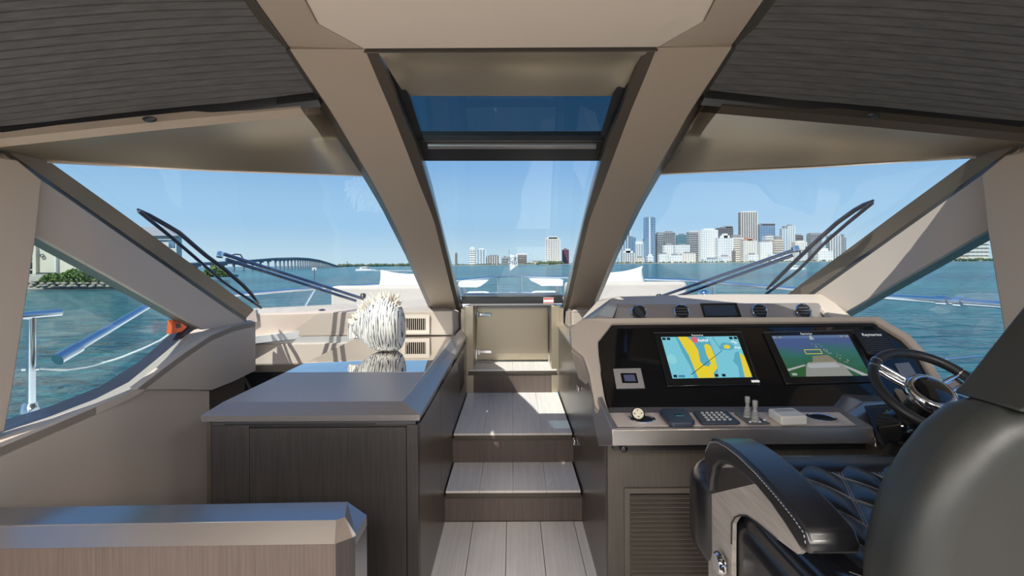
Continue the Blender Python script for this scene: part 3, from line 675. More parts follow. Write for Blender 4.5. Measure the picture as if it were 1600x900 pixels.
for px, py in ((998.5, 488), (1065, 487.3), (1187, 486.7), (1255, 486.2)):
    c = VPx(px, py, .006)
    v = obj('round_vent', M().lathe(c, [(.033, -.004), (.041, 0), (.0435, .006), (.039, .011), (.034, .006), (.033, -.004)], vn, 28), CHR, hc, smooth=True, sharp=60)
    obj('vent_core', M().lathe(c, [(0, -.003), (.037, -.003), (.037, .001), (0, .001)], vn, 24), BLK, v, smooth=True)
    ux = Vector((1, 0, 0)); uy = vn.cross(ux).normalized()
    for j in (-1, 0, 1):
        w = .033 if j == 0 else .028; cc = c + uy * j * .016 + vn * .004
        tl_ = (uy * .006 * (1 if px > 1010 else 0))
        d1 = ux if px > 1010 else (ux * .7 - uy * .7)
        obj('vane', M().slab([cc - d1 * w - uy * .002, cc + d1 * w - uy * .002, cc + d1 * w + uy * .003, cc - d1 * w + uy * .003], vn * .004), mat('vane_grey', (.08, .08, .085), .4) if 'vane_grey' not in bpy.data.materials else bpy.data.materials['vane_grey'], v)
obj('small_display', M().slab([VPx(1094, 474, .004), VPx(1151, 473.5, .004), VPx(1159, 495, .004), VPx(1100, 495.5, .004)], -vn * .005), BLKG, hc)
obj('display_glass', M().slab([VPx(1098, 477, .006), VPx(1147, 476.5, .006), VPx(1153, 493, .006), VPx(1103, 493.5, .006)], -vn * .003), mat('slate_blue_glass', (.03, .05, .085), .1), hc)

# ---- generic flat emissive screen helpers
def emi(name, c, s=1.0):
    m = mat(name, (.01, .01, .01), .15, emit=c, estr=s); return m
def fpoly(name, px, off, mtl, parent, th=.0012, **k): return obj(name, M().slab([FPx(a, b, off) for a, b in px], -FN * th), mtl, parent, **k)
def text(name, s, px, py, h, off, mtl, parent, org=FP0, n=FN, ux=Vector((1, 0, 0))):
    cu = bpy.data.curves.new(name, 'FONT'); cu.body = s; cu.size = h; cu.extrude = .0003; cu.align_x = 'CENTER'; cu.align_y = 'CENTER'
    to = bpy.data.objects.new('tmp', cu); C.objects.link(to); dg = bpy.context.evaluated_depsgraph_get(); me = bpy.data.meshes.new_from_object(to.evaluated_get(dg))
    bpy.data.objects.remove(to)
    uy = n.cross(ux).normalized(); c = HP(px, py, org + n * off, n); mt_ = Matrix((ux, uy, n)).transposed()
    me.transform(mt_.to_4x4()); me.materials.clear(); me.materials.append(mtl)
    o = bpy.data.objects.new(name, me); put(o, parent, c); return o
TXT = mat('lettering_white', (.75, .75, .75), .5, emit=(.6, .6, .6), estr=.5)
def persp(u, v, q):
    """q = TL TR BR BL pixel quad, u,v in 0..1 (on the physical plane: linear in 3D)"""
    a, b, c, d = [FPx(x, y, 0) for x, y in q]
    p = a.lerp(b, u).lerp(d.lerp(c, u), v); return p
def spoly(name, uv, q, off, mtl, parent, th=.0008):
    return obj(name, M().slab([persp(u, v, q) + FN * off for u, v in uv], -FN * th), mtl, parent)
CY_, CB_, YE_, BLU = emi('chart_shallow', (.20, .60, .72), .9), emi('chart_water', (.10, .42, .58), .9), emi('chart_land', (.85, .66, .03), .9), emi('chart_deep', (.04, .26, .42), .9)
def screen(bez, dis, label):
    s = empty('chart_display', FPx(bez[3][0], bez[3][1], .004), label, 'screen')
    b = fpoly('bezel', bez, .010, mat('screen_bezel', (.012, .012, .013), .12) if 'screen_bezel' not in bpy.data.materials else bpy.data.materials['screen_bezel'], s, .009, bevel=.003)
    obj('bezel_edge', M().tube([FPx(a, c, .006) for a, c in bez], .0022, 8, closed=True), bpy.data.materials['vane_grey'], s, smooth=True)
    return s
b1 = [(1022, 520), (1158, 518.5), (1186, 601), (1043.5, 604)]; q1 = [(1032, 528.7), (1150, 527.2), (1174, 591), (1050, 593.2)]
s1 = screen(b1, q1, 'left glossy black chart display showing a cyan and yellow nautical map')
spoly('screen_map', [(0, 0), (1, 0), (1, 1), (0, 1)], q1, .0112, CY_, s1)
def blob(cx, cy, rx, ry, n=18, w=.12, sd=1):
    r_ = random.Random(sd); return [(min(1, max(0, cx + rx * math.cos(2 * math.pi * i / n) * (1 + r_.uniform(-w, w)))), min(1, max(0, cy + ry * math.sin(2 * math.pi * i / n) * (1 + r_.uniform(-w, w))))) for i in range(n)]
spoly('map_water', [(.19, 0), (.56, 0), (.62, .12), (.63, .45), (.60, .80), (.56, 1), (.27, 1), (.27, .75), (.22, .4)], q1, .0116, CB_, s1)
spoly('map_land', [(.22, .0), (.34, 0), (.40, .15), (.43, .35), (.41, .62), (.44, .72), (.50, .74), (.54, .66), (.52, .45), (.53, .22), (.57, .18), (.61, .25), (.62, .5), (.60, .78), (.53, .90), (.53, 1), (.32, 1), (.31, .8), (.29, .45), (.25, .2)], q1, .0120, YE_, s1)
spoly('map_shoal', blob(.82, .26, .095, .10, sd=2), q1, .0116, CB_, s1); spoly('map_shoal', blob(.82, .27, .04, .055, sd=4), q1, .0120, YE_, s1)
spoly('map_land', [(.95, .42), (1, .5), (1, .95), (.98, 1), (.91, 1), (.93, .7)], q1, .0120, YE_, s1)
spoly('map_water', [(.89, .42), (.95, .38), (.93, .7), (.90, 1), (.84, 1), (.87, .75), (.83, .62), (.86, .55)], q1, .0116, CB_, s1)
spoly('map_water', blob(.06, .55, .06, .12, sd=7), q1, .0116, emi('chart_pale', (.28, .68, .76), .9), s1)
RD = emi('chart_red', (.7, .15, .2), .9)
spoly('map_mark', blob(.43, .08, .045, .09, w=.3, sd=9), q1, .0123, RD, s1)
INK = mat('chart_ink', (.02, .02, .03), .3); WI = emi('chart_white', (.85, .85, .85), .9)
for i in range(5): spoly('map_mark', blob(.48 + i * .028, .10 + .01 * (i % 2), .012, .035, 8, .3, i), q1, .0126, WI, s1)
for u, v in ((.03, .05), (.09, .05), (.91, .05), (.97, .05), (.04, .95), (.56, .95), (.65, .95)): spoly('map_button', [(u - .022, v - .03), (u + .022, v - .03), (u + .022, v + .03), (u - .022, v + .03)], q1, .0126, INK, s1)
spoly('map_button', [(.08, .93), (.16, .93), (.16, .98), (.08, .98)], q1, .0126, BLU, s1)
spoly('course_line', [(.24, .92), (.245, .93), (.735, .375), (.73, .37)], q1, .0128, INK, s1); spoly('course_line', [(.67, .02), (.674, .02), (.735, .37), (.731, .37)], q1, .0128, INK, s1)
for i, (u, v) in enumerate(((.92, .14), (.95, .17), (.97, .30), (.93, .29))): spoly('map_mark', blob(u, v, .02, .02, 8, .2, i), q1, .0126, WI, s1)
text('lettering', 'Raymarine', 1089.5, 523.8, .0125, .0112, TXT, s1)
spoly('badge', [(.97, 1.07), (1.07, 1.07), (1.07, 1.12), (.97, 1.12)], q1, .0112, TXT, s1)
# second display: camera picture
b2 = [(1193, 519.5), (1331, 516), (1370, 596), (1228.6, 600.5)]; q2 = [(1204, 527), (1323, 525), (1358, 588.6), (1234, 590.6)]
s2 = screen(b2, q2, 'right glossy black display showing a green and blue bow camera view')
cm = bpy.data.materials.new('camera_picture'); cm.use_nodes = True; n_ = cm.node_tree.nodes; l_ = cm.node_tree.links; bb_ = n_['Principled BSDF']; bb_.inputs['Base Color'].default_value = (.01, .01, .01, 1); bb_.inputs['Roughness'].default_value = .15
tc_ = n_.new('ShaderNodeTexCoord'); sp_ = n_.new('ShaderNodeSeparateXYZ'); l_.new(tc_.outputs['Generated'], sp_.inputs[0]); nz_ = n_.new('ShaderNodeTexNoise'); nz_.inputs['Scale'].default_value = 2.2; l_.new(tc_.outputs['Generated'], nz_.inputs[0])
ad_ = n_.new('ShaderNodeMath'); ad_.operation = 'MULTIPLY_ADD'; ad_.inputs[1].default_value = .5; l_.new(nz_.outputs[0], ad_.inputs[0]); l_.new(sp_.outputs['Z'], ad_.inputs[2])
r_ = n_.new('ShaderNodeValToRGB'); r_.color_ramp.elements[0].position = .45; r_.color_ramp.elements[0].color = (.025, .10, .03, 1); r_.color_ramp.elements[1].position = 1.1; r_.color_ramp.elements[1].color = (.06, .10, .24, 1); e_ = r_.color_ramp.elements.new(.8); e_.color = (.03, .14, .12, 1)
l_.new(ad_.outputs[0], r_.inputs[0]); l_.new(r_.outputs[0], bb_.inputs['Emission Color']); bb_.inputs['Emission Strength'].default_value = .9
spoly('screen_picture', [(0, 0), (1, 0), (1, 1), (0, 1)], q2, .0112, cm, s2)
DK, DW, DD = emi('picture_deck', (.26, .27, .25), .9), emi('picture_white', (.38, .40, .40), .9), emi('picture_teak', (.22, .20, .14), .9)
spoly('picture_deck', [(.40, .52), (.60, .50), (.68, .66), (.36, .68)], q2, .0116, DD, s2)
spoly('picture_boat', [(.19, 1), (.26, .74), (.30, .67), (.66, .66), (.74, .78), (.78, 1)], q2, .0119, DK, s2)
spoly('picture_cabin', [(.27, .78), (.29, .70), (.64, .68), (.69, .78), (.64, .80), (.30, .81)], q2, .0122, DW, s2)
spoly('picture_rail', [(0, .82), (.24, .72), (.25, .75), (.0, .87)], q2, .0120, DW, s2); spoly('picture_rail', [(.66, .70), (.69, .69), (.99, 1), (.9, 1)], q2, .0118, DW, s2)
spoly('picture_box', [(.33, .36), (.54, .36), (.54, .37), (.33, .37)], q2, .0122, YE_, s2); spoly('picture_box', [(.33, .46), (.54, .46), (.54, .47), (.33, .47)], q2, .0122, YE_, s2)
spoly('picture_box', [(.33, .36), (.335, .36), (.335, .47), (.33, .47)], q2, .0122, YE_, s2); spoly('picture_box', [(.535, .36), (.54, .36), (.54, .47), (.535, .47)], q2, .0122, YE_, s2)
rf = random.Random(5)
for i in range(26):
    t = rf.random(); u = .5 + .3 * t + rf.uniform(-.04, .04); v = .25 + .42 * t + rf.uniform(-.05, .05); spoly('picture_foam', blob(u, v, .006, .010, 5, .3, i), q2, .0121, DW, s2)
spoly('picture_bar', [(0, 0), (1, 0), (1, .07), (0, .07)], q2, .0117, emi('picture_bar', (.10, .16, .30), .9), s2)
for u in (.03, .10, .90, .97): spoly('picture_icon', [(u - .02, .02), (u + .02, .02), (u + .02, .06), (u - .02, .06)], q2, .0121, DK, s2)
spoly('picture_icon', [(.49, .0), (.51, .0), (.53, .11), (.47, .11)], q2, .0121, DW, s2); spoly('picture_icon', [(.03, .92), (.09, .92), (.09, .97), (.03, .97)], q2, .0121, DW, s2)
text('lettering', 'Raymarine', 1259.5, 521.5, .0125, .0112, TXT, s2)
# small square panel, loudspeaker
sq = empty('control_panel', FPx(963.5, 606, .004), 'small silver square panel with dark touch display, left end of helm fascia', 'control panel')
fpoly('plate', [(958, 576), (1001, 575), (1008, 606), (963.5, 606.5)], .006, mat('silver_plate', (.42, .40, .40), .4, metal=.5), sq, .006, bevel=.001)
fpoly('display', [(969.5, 583), (994, 583), (997.5, 598.5), (972.5, 598.5)], .008, BLKG, sq, .003)
fpoly('display_glow', [(974, 585.5), (991, 585.5), (994, 595.5), (976.5, 595.5)], .009, emi('dim_violet', (.10, .11, .20), .6), sq, .001)
spk = empty('loudspeaker', FPx(1357, 556, .004), 'black rounded square loudspeaker beside the right display, behind the wheel', 'loudspeaker')
obj('housing', M().slab([FPx(a, b, .03) for a, b in ((1336, 519), (1341, 515.5), (1379, 515.5), (1383, 518), (1404, 545), (1402, 550), (1362, 554), (1356, 551))], -FN * .03), mat('speaker_black', (.010, .010, .012), .5), spk, bevel=.006, seg=3)
for i in range(7):
    t = i / 6; a, b = FPx(1345 + 14 * t, 529 + 20 * t, .031), FPx(1384 + 14 * t, 527.5 + 20 * t, .031)
    obj('speaker_slot', M().tube([a.lerp(b, k / 6) + FD * .004 * math.sin(k) for k in range(7)], .0012, 5), bpy.data.materials['vane_grey'], spk)
text('lettering', 'Raymarine', 1362, 523, .021, .031, TXT, spk)
for (a, b) in (((1404, 575), (1428, 600)),):
    fpoly('switch_panel', [(1398, 568), (1420, 566), (1450, 612), (1424, 616)], .004, mat('grey_switches', (.25, .24, .24), .35, metal=.4), hc, .004)

# ---- devices on the shelf
zs2 = zs + .0015
c = PZ(1003, 655, zs2)
js = empty('bow_thruster_pad', c, 'round chrome recess with tilted cream arrow pad, leftmost on the helm shelf', 'control')
obj('ring', M().lathe(c, [(.046, 0), (.050, 0), (.050, .004), (.046, .005), (.043, .001), (0, .001)], (0, 0, 1), 32), CHR, js, smooth=True, sharp=50)
obj('well', M().lathe(c, [(0, .002), (.042, .002), (.042, .0025), (0, .0025)], (0, 0, 1), 28), BLK, js, smooth=True)
ax = Vector((-.12, -.72, .55)).normalized(); pc = P(997, 646.5, c.y - .005)
pd = obj('arrow_pad', M().lathe(pc, [(0, -.012), (.022, -.012), (.0255, -.006), (.0255, 0), (.022, .003), (0, .003)], ax, 28), BLK, js, smooth=True, sharp=50)
obj('pad_face', M().lathe(pc + ax * .003, [(0, 0), (.0205, 0), (.0205, .001), (0, .001)], ax, 24), mat('cream_plastic', (.70, .66, .50), .5), pd)
u1 = Vector((1, 0, 0)); u1 = (u1 - ax * u1.dot(ax)).normalized(); u2 = ax.cross(u1)
for k in range(4):
    a = k * math.pi / 2; r0 = u1 * math.cos(a) + u2 * math.sin(a); t0 = u1 * -math.sin(a) + u2 * math.cos(a); q = pc + ax * .0045 + r0 * .011
    obj('arrow', M().slab([q + r0 * .005, q - t0 * .004, q + t0 * .004], -ax * .0006), BLK, pd)
NAVY = mat('slate_plastic', (.035, .042, .065), .5)
rc = empty('remote_keypad', PZ(1060, 652, zs2), 'dark slate handheld remote lying on the helm shelf, right of the round pad', 'remote')
q = [PZ(a, b, zs + .022) for a, b in ((1030, 641), (1034, 637.5), (1068, 637.5), (1074, 640.5), (1086, 656), (1082, 659.5), (1052, 660), (1045, 658))]
obj('shell', M().slab(q, (0, 0, -.020)), NAVY, rc, bevel=.006, seg=3)
obj('display', M().slab([PZ(a, b, zs + .0225) for a, b in ((1053, 647), (1066, 647), (1070, 650.5), (1057, 650.5))], (0, 0, -.001)), BLKG, rc)
kp = empty('keypad', PZ(1118, 652, zs2), 'dark slate keypad with rows of grey buttons on the helm shelf', 'keypad')
q = [PZ(a, b, zs + .012) for a, b in ((1083, 643), (1086, 641.5), (1130, 641), (1136, 642), (1156, 658.5), (1153, 660), (1100, 661), (1096, 660))]
obj('base', M().slab([p.lerp(sum(q, Vector()) / 8, -.02) for p in q], (0, 0, -.010)), NAVY, kp, bevel=.004)
a0, a1, a2, a3 = [PZ(a, b, zs + .0135) for a, b in ((1092, 643.5), (1129, 643), (1147, 657), (1104, 658))]
BTN = mat('grey_button', (.38, .38, .38), .5)
for i in range(5):
    for j in range(4):
        p = a0.lerp(a1, (i + .5) / 5).lerp(a3.lerp(a2, (i + .5) / 5), (j + .5) / 4); obj('button', M().lathe(p, [(.0065, -.002), (.0065, .002), (.005, .004), (0, .004)], (0, 0, 1), 10), BTN, kp, smooth=True, sharp=50)
jc = empty('trim_tab_levers', PZ(1177, 656, zs2), 'pair of ribbed grey joystick levers on slate plate, middle of the helm shelf', 'levers')
obj('plate', M().slab([PZ(a, b, zs + .008) for a, b in ((1147, 644.5), (1172, 644), (1204, 661), (1170, 662))], (0, 0, -.006)), mat('grey_plate', (.12, .12, .135), .4), jc, bevel=.002)
LG = mat('grey_boot', (.36, .35, .33), .55)
for px, py in ((1168, 651), (1180, 658)):
    p = PZ(px, py, zs + .008); pr = [(.016, 0)]
    for k in range(5): pr += [(.0155 - k * .0012, .004 + k * .0075), (.0125 - k * .0012, .0075 + k * .0075)]
    pr += [(.007, .042), (.006, .050), (.0085, .054), (.0095, .074), (.008, .077), (0, .077)]
    obj('lever', M().lathe(p, pr, (0, 0, 1), 16), LG, jc, smooth=True, sharp=50)
for i in range(4): obj('button', M().lathe(PZ(1172 + i * 7.5, 659.5 - (i % 2) * 3, zs + .008), [(.004, 0), (.004, .002), (0, .002)], (0, 0, 1), 8), TXT, jc)
wb = empty('handset_box', PZ(1230, 655, zs2), 'white plastic handset box lying on the helm shelf, left of the cup holder', 'box')
q = [PZ(a, b, zs + .036) for a, b in ((1200, 638), (1239, 636.5), (1262, 650), (1221, 651))]
obj('shell', M().slab(q, (0, 0, -.034)), mat('ivory_plastic', (.85, .83, .76), .45), wb, bevel=.006, seg=3)
obj('lid_panel', M().slab([PZ(a, b, zs + .038) for a, b in ((1209, 639.5), (1236, 638.5), (1244, 642.5), (1215, 643.5))], (0, 0, -.003)), mat('pale_grey_plastic', (.5, .5, .5), .4), wb)
ch = PZ(1284, 653.5, zs2)
cu_ = empty('cup_holder', ch, 'round chrome cup holder sunk in the right end of helm shelf', 'cup holder')
obj('rim', M().lathe(ch, [(.041, .0005), (.051, .0005), (.052, .004), (.047, .0055), (.043, .003), (.041, .0005)], (0, 0, 1), 36), CHR, cu_, smooth=True, sharp=50)
obj('cup', M().lathe(ch, [(.043, .003), (.041, .0012), (0, .0012)], (0, 0, 1), 36), mat('dark_chrome', (.15, .15, .16), .15, metal=1), cu_, smooth=True, sharp=50)
un = empty('panel_button', P(974, 699, 1.78), 'small black round button under the left end of helm shelf', 'button')
obj('cap', M().lathe(P(974, 699, 1.76), [(0, 0), (.014, 0), (.014, .012), (.010, .016), (0, .016)], (0, -1, -.2), 20), BLKG, un, smooth=True, sharp=50)
# latches on the right stair wall
for i, (py, px, lb) in enumerate(((607, 905, 'small chrome latch on the right stair wall beside the landing'), (690, 899, 'small chrome latch on the right stair wall beside the middle step'))):
    p = PX(px, py, XW - .002)
    t = empty('wall_latch', p, lb, 'latch'); obj('latch_body', M().box(p - Vector((.006, 0, 0)), (.012, .045, .030)), CHR, t, bevel=.003); obj('latch_tongue', M().box(p - Vector((.012, .02, .004)), (.006, .03, .012)), CHR, t, bevel=.002)
# wheel mount and throttle housing
tm_ = empty('throttle_box', P(1370, 690, 1.75), 'dark taupe throttle housing below the steering wheel, right of the shelf', 'throttle')
obj('housing', M().slab([P(1322, 645, 1.93), P(1348, 628, 1.93), P(1400, 628, 1.95), P(1440, 700, 1.80), P(1368, 700, 1.76), P(1362, 668, 1.80)], (.0, .12, 0)), BRZL, tm_, bevel=.006)
obj('side_plate', M().slab([P(1356, 637, 1.86), P(1396, 634, 1.86), P(1430, 690, 1.70), P(1380, 697, 1.70)], (0, .03, .0)), BLK, tm_, bevel=.008, seg=3)
obj('lever_drum', M().lathe(P(1408, 668, 1.72), [(0, -.05), (.05, -.05), (.062, -.03), (.062, .03), (.05, .05), (0, .05)], (1, .15, 0), 24), BLKG, tm_, smooth=True, sharp=50)
obj('drum_band', M().lathe(P(1406, 668, 1.72), [(.0635, -.004), (.065, 0), (.0635, .004)], (1, .15, 0), 28), STEEL, tm_, smooth=True)

# ================================================================ STEERING WHEEL
wc = P(1457, 611, 1.60); wnv = Vector((0, -.60, .80)).normalized(); ex = Vector((1, 0, 0)); ey = wnv.cross(ex) * 1; RW = .168
wh = empty('steering_wheel', wc, 'black leather steering wheel with chrome spokes, behind the helm chair', 'steering wheel')
BLEA = mat('black_leather_smooth', (.018, .018, .020), .38, bump=.25, bscale=700)
def wp(a, r=RW, h=0): return wc + (ex * math.cos(a) + ey * math.sin(a)) * r + wnv * h
obj('rim', M().tube([wp(2 * math.pi * i / 64) for i in range(64)], .0165, 14, closed=True), BLEA, wh, smooth=True)
for a0 in (R(136), R(20), R(262)):
    for da in (-.11, .11):
        obj('grip_collar', M().tube([wp(a0 + da + k * .012) for k in (-1, 0, 1)], .0178, 14), CHR, wh, smooth=True, sharp=60)
    for da in (-.09, .09):
        obj('spoke', M().tube([wp(a0 + da * 1.1, RW - .004, -.004), wp(a0 + da * 1.6, RW * .72, -.012), wp(a0 + da * 2.6, RW * .42, -.018)], [.006, .0085, .008], 10), CHR, wh, smooth=True)
    obj('spoke_web', M().slab([wp(a0 - .1, RW * .9, -.012), wp(a0 + .1, RW * .9, -.012), wp(a0 + .3, RW * .4, -.02), wp(a0 - .3, RW * .4, -.02)], -wnv * .008), CHR, wh, bevel=.002)
hb = obj('hub', M().lathe(wc, [(.02, -.06), (.05, -.05), (.072, -.03), (.076, -.012), (.070, .002), (.058, .006), (.054, .004), (0, .004)], wnv, 32), CHR, wh, smooth=True, sharp=50)
obj('hub_cap', M().lathe(wc + wnv * .004, [(.052, 0), (.050, .006), (.03, .011), (0, .013)], wnv, 28), BLKG, hb, smooth=True)
obj('column', M().tube([wc - wnv * .04, wc - wnv * .30], [.04, .055], 20), BLK, wh, smooth=True, sharp=50)
# ================================================================ HELM CHAIR
LEA = mat('black_leather', (.010, .010, .012), .27, bump=.12, bscale=500, bdist=.0008, spec=.7)
LEAG = mat('charcoal_leather', (.024, .026, .025), .42, bump=.3, bscale=700)
STI = mat('pale_stitching', (.30, .30, .31), .6)
hch = empty('helm_chair', (1.15, 1.2, 0), 'black leather helm chair with quilted seat and padded arm, right foreground', 'chair')
XC = 1.06
def sym(pts): return pts + [(2 * XC - x, z) for x, z in reversed(pts)]
def backslab(name, pts, y0, y1, mtl, parent, bev, seg=6, lean=.0):
    P3 = [Vector((x, y0 + (z - .8) * lean, z)) for x, z in pts]
    return obj(name, M().slab(P3, (0, y1 - y0, 0)), mtl, parent, bevel=bev, seg=seg)
low = sym([(.64, .42), (.618, .60), (.610, .768), (.613, .828), (.624, .887), (.646, .953), (.682, 1.015), (.722, 1.064), (.765, 1.098), (.83, 1.116)])
low = [(x + .015, z) for x, z in low]
br = backslab('backrest', low, .76, .90, LEAG, hch, .050, 7)
upp = sym([(.792, 1.108), (.814, 1.126), (.838, 1.155), (.862, 1.186), (.934, 1.275), (.985, 1.33), (1.04, 1.36)])
upp = [(x + .015, z) for x, z in upp]
obj('headrest', M().slab([Vector((x, .765, z)) for x, z in upp], (0, .13, 0)), LEAG, hch, bevel=.03, seg=6)
# seat cushion with quilted top
obj('seat_base', M().bb(.60, 1.51, 1.02, 1.50, .40, .68), LEA, hch, bevel=.06, seg=6)
obj('front_bolster', M().bb(.558, 1.54, 1.40, 1.60, .42, .738), LEA, hch, bevel=.085, seg=8)
x0, x1, y0, y1 = .62, 1.50, .93, 1.55; S1, S2 = .060, .130
def zq(x, y):
    a, b = (x - .66) / S1 + (y - 1.02) / S2, (x - .66) / S1 - (y - 1.02) / S2
    h = (abs(math.sin(math.pi * a / 2)) * abs(math.sin(math.pi * b / 2))) ** .45
    e = min(1, (x - x0) / .10, (x1 - x) / .10, (y1 - y) / .07); e = max(0, e)
    return .665 + .062 * math.sin(math.pi / 2 * e) ** .7 + .020 * h * min(1, e * 1.3) - .010 * math.cos((x - XC) * 3)
qm = M(); qm.grid(lambda u, v: Vector((lerp(x0, x1, u), lerp(y0, y1, v), zq(lerp(x0, x1, u), lerp(y0, y1, v)))), 150, 76)
qs = obj('quilted_seat', qm, LEA, hch, smooth=True, sharp=80)
for sgn in (1, -1):
    for k in range(-8, 28, 2):
        for o in (-.0035, .0035):
            pth = []
            for i in range(60):
                y = y0 + (y1 - .02 - y0) * i / 59; x = .66 + S1 * (k - sgn * (y - 1.02) / S2) + o
                if x0 + .06 < x < x1 - .06: pth.append(Vector((x, y, zq(x, y) + .0008)))
            if len(pth) > 4: obj('stitch_line', M().tube(pth, .0010, 4), STI, qs, smooth=True)
# armrest pad
XL, XR = .562, .664
pr = [(1.405, .69), (1.425, .745), (1.422, .79), (1.405, .825), (1.375, .85), (1.33, .866), (1.27, .873), (1.2, .874), (1.12, .869), (1.04, .858), (.97, .845), (.935, .834), (.918, .81), (.922, .79), (.95, .785), (1.00, .803), (1.06, .82), (1.12, .829), (1.2, .829), (1.27, .820), (1.32, .802), (1.36, .77), (1.378, .73), (1.385, .69)]
ar = obj('armrest', M().slab([(XL, y, z) for y, z in pr], (XR - XL, 0, 0)), LEA, hch, bevel=.019, seg=5)
sp = [Vector((XL + .004, y, z)) for y, z in ((1.41, .80), (1.378, .838), (1.33, .856), (1.27, .864), (1.2, .866), (1.12, .861), (1.04, .850), (.97, .837), (.935, .826), (.926, .80))]
sp = resamp(sp, 110)
stm = M()
for i in range(0, 108, 2): stm.tube([sp[i] - Vector((.0045, 0, 0)), sp[i + 1] - Vector((.0045, 0, 0))], .0011, 4)
obj('stitching', stm, STI, ar, kind='stuff')
# wooden side panel
XP = .585
def pz(px, py): return PX(px, py, XP)
VEN = mat('pale_grey_veneer', (.30, .27, .24), .35, col2=(.42, .38, .34), vscale=(60, 5, 60), coat=.3)
outer = [(1107, 930), (1106, 790), (1107, 760), (1112, 742), (1124, 722), (1150, 728), (1187, 758), (1222, 802), (1252, 862)]
inner = [(1144, 930), (1144, 850), (1144.5, 818), (1150, 808), (1158, 805), (1168, 806), (1184, 817), (1215, 843), (1246, 866)]
obj('side_panel', M().strip([pz(*q) for q in outer], [pz(*q) for q in inner], (.012, 0, 0)), VEN, hch, bevel=.001)
obj('side_panel_dark_area', M().slab([pz(a, b) - Vector((.0012, 0, 0)) for a, b in ((1106.5, 773), (1106.5, 752), (1116, 732), (1150, 730), (1179, 756))], (.001, 0, 0)), DWOOD, hch)  # darker polygon laid over the upper part of the side panel
obj('panel_edge', M().tube([pz(a, b) - Vector((.002, 0, 0)) for a, b in inner[1:-1]], .0022, 6), BLK, hch, smooth=True)
obj('seat_side', M().bb(.612, .66, .98, 1.30, .38, .70), LEA, hch, bevel=.02, seg=4)
kn = obj('recline_knob', M().lathe(PX(1128, 880, .578), [(0, 0), (.030, 0), (.030, .010), (.024, .018), (0, .018)], (-1, 0, 0), 24), CHR, hch, smooth=True, sharp=50)
kc = PX(1128, 880, .558)
for i in range(5):
    a = 2 * math.pi * i / 5; obj('knob_lobe', M().lathe(kc + Vector((0, math.cos(a) * .016, math.sin(a) * .016)), [(0, 0), (.007, 0), (.006, .003), (0, .004)], (-1, 0, 0), 10), BLK, kn, smooth=True)
obj('pedestal', M().tube([(XC, 1.28, 0), (XC, 1.28, .42)], .09, 24), STEEL, hch, smooth=True, sharp=50)
obj('pedestal_foot', M().lathe((XC, 1.28, 0), [(.22, 0), (.22, .012), (.1, .03), (0, .03)], (0, 0, 1), 32), STEEL, hch, smooth=True, sharp=50)
# ================================================================ EXTERIOR: own deck
dk = empty('foredeck', (0, 6, .3), kind='structure')
obj('deck_plate', M().slab([(-2.6, 4.2, .40), (-2.62, 6, .40), (-1.9, 8.6, .45), (-.5, 10.2, .5), (.5, 10.2, .5), (1.9, 8.6, .45), (2.62, 6, .40), (2.6, 4.2, .40)], (0, 0, -.1)), WHT, dk)
for s in (-1, 1):
    obj('side_deck', M().bb(min(s * 2.05, s * 2.68), max(s * 2.05, s * 2.68), -3.5, 4.2, .30, .42), WHT, dk)
    obj('cowl', M().slab([(s * 1.98, 3.2, .85), (s * .5, 4.1, .92), (s * .5, 4.5, .9), (s * 2.1, 3.8, .75)], (0, 0, -.05)), WHT, dk)
obj('under_hull', M().bb(-2.0, 2.0, -3.5, 4.4, -.5, -.1), WHT, dk)
obj('centre_cowl', M().bb(-.5, .5, 4.12, 4.5, .5, 1.0), WHT, dk)
# sun seats
FAB = mat('beige_outdoor_fabric', (.56, .49, .43), .85, bump=.2, bscale=300)
for s, q, lb in ((-1, (-2.22, -.66), 'beige upholstered bow seat back seen through the left windscreen'), (1, (.66, 2.14), 'beige upholstered bow seat back seen through the right windscreen')):
    e = empty('outdoor_sofa', (s * 1.4, 6.1, .42), lb, 'seat', 'bow seats on the foredeck')
    z = 1.085 if s < 0 else 1.115
    obj('backrest', M().bb(q[0], q[1], 5.9, 6.15, .55, z), FAB, e, bevel=.04, seg=4)
    obj('base', M().bb(q[0] + .02, q[1] - .02, 5.9, 7.1, .40, .72), WHT, e, bevel=.02)
    obj('seat_cushion', M().bb(q[0] + .03, q[1] - .03, 6.16, 7.1, .72, .86), FAB, e, bevel=.03)
def pillow(c, w, h, ry, lb):
    m = M(); n = 20; pts = []
    for sd in (-1, 1):
        def fn(u, v):
            x, y = 2 * u - 1, 2 * v - 1; pin = 1 - .10 * (1 - y * y) * abs(x) ** 4 ; t = (max(0, (1 - x ** 4)) * max(0, (1 - y ** 4))) ** .5
            X = x * w / 2 * (1 - .06 * (1 - y * y)); Z = y * h / 2 * (1 - .22 * (1 - x * x) * (1 if y > 0 else .3))
            return Vector((X, sd * .075 * t, Z))
        m.grid(fn, n, n)
    r = Matrix.Rotation(ry, 3, 'Y') @ Matrix.Rotation(R(-12), 3, 'X'); m.v = [r @ v + Vector(c) for v in m.v]
    tag(obj('pillow', m, CUSH, smooth=True, sharp=120), lb, 'pillow', 'white pillows on the bow seats')
pillow(P(628, 441, 6.4) , .62, .30, R(5), 'white scatter pillow leaning on the left bow seat')
pillow(P(974, 437.5, 6.4), .58, .30, R(-8), 'white scatter pillow leaning on the right bow seat')
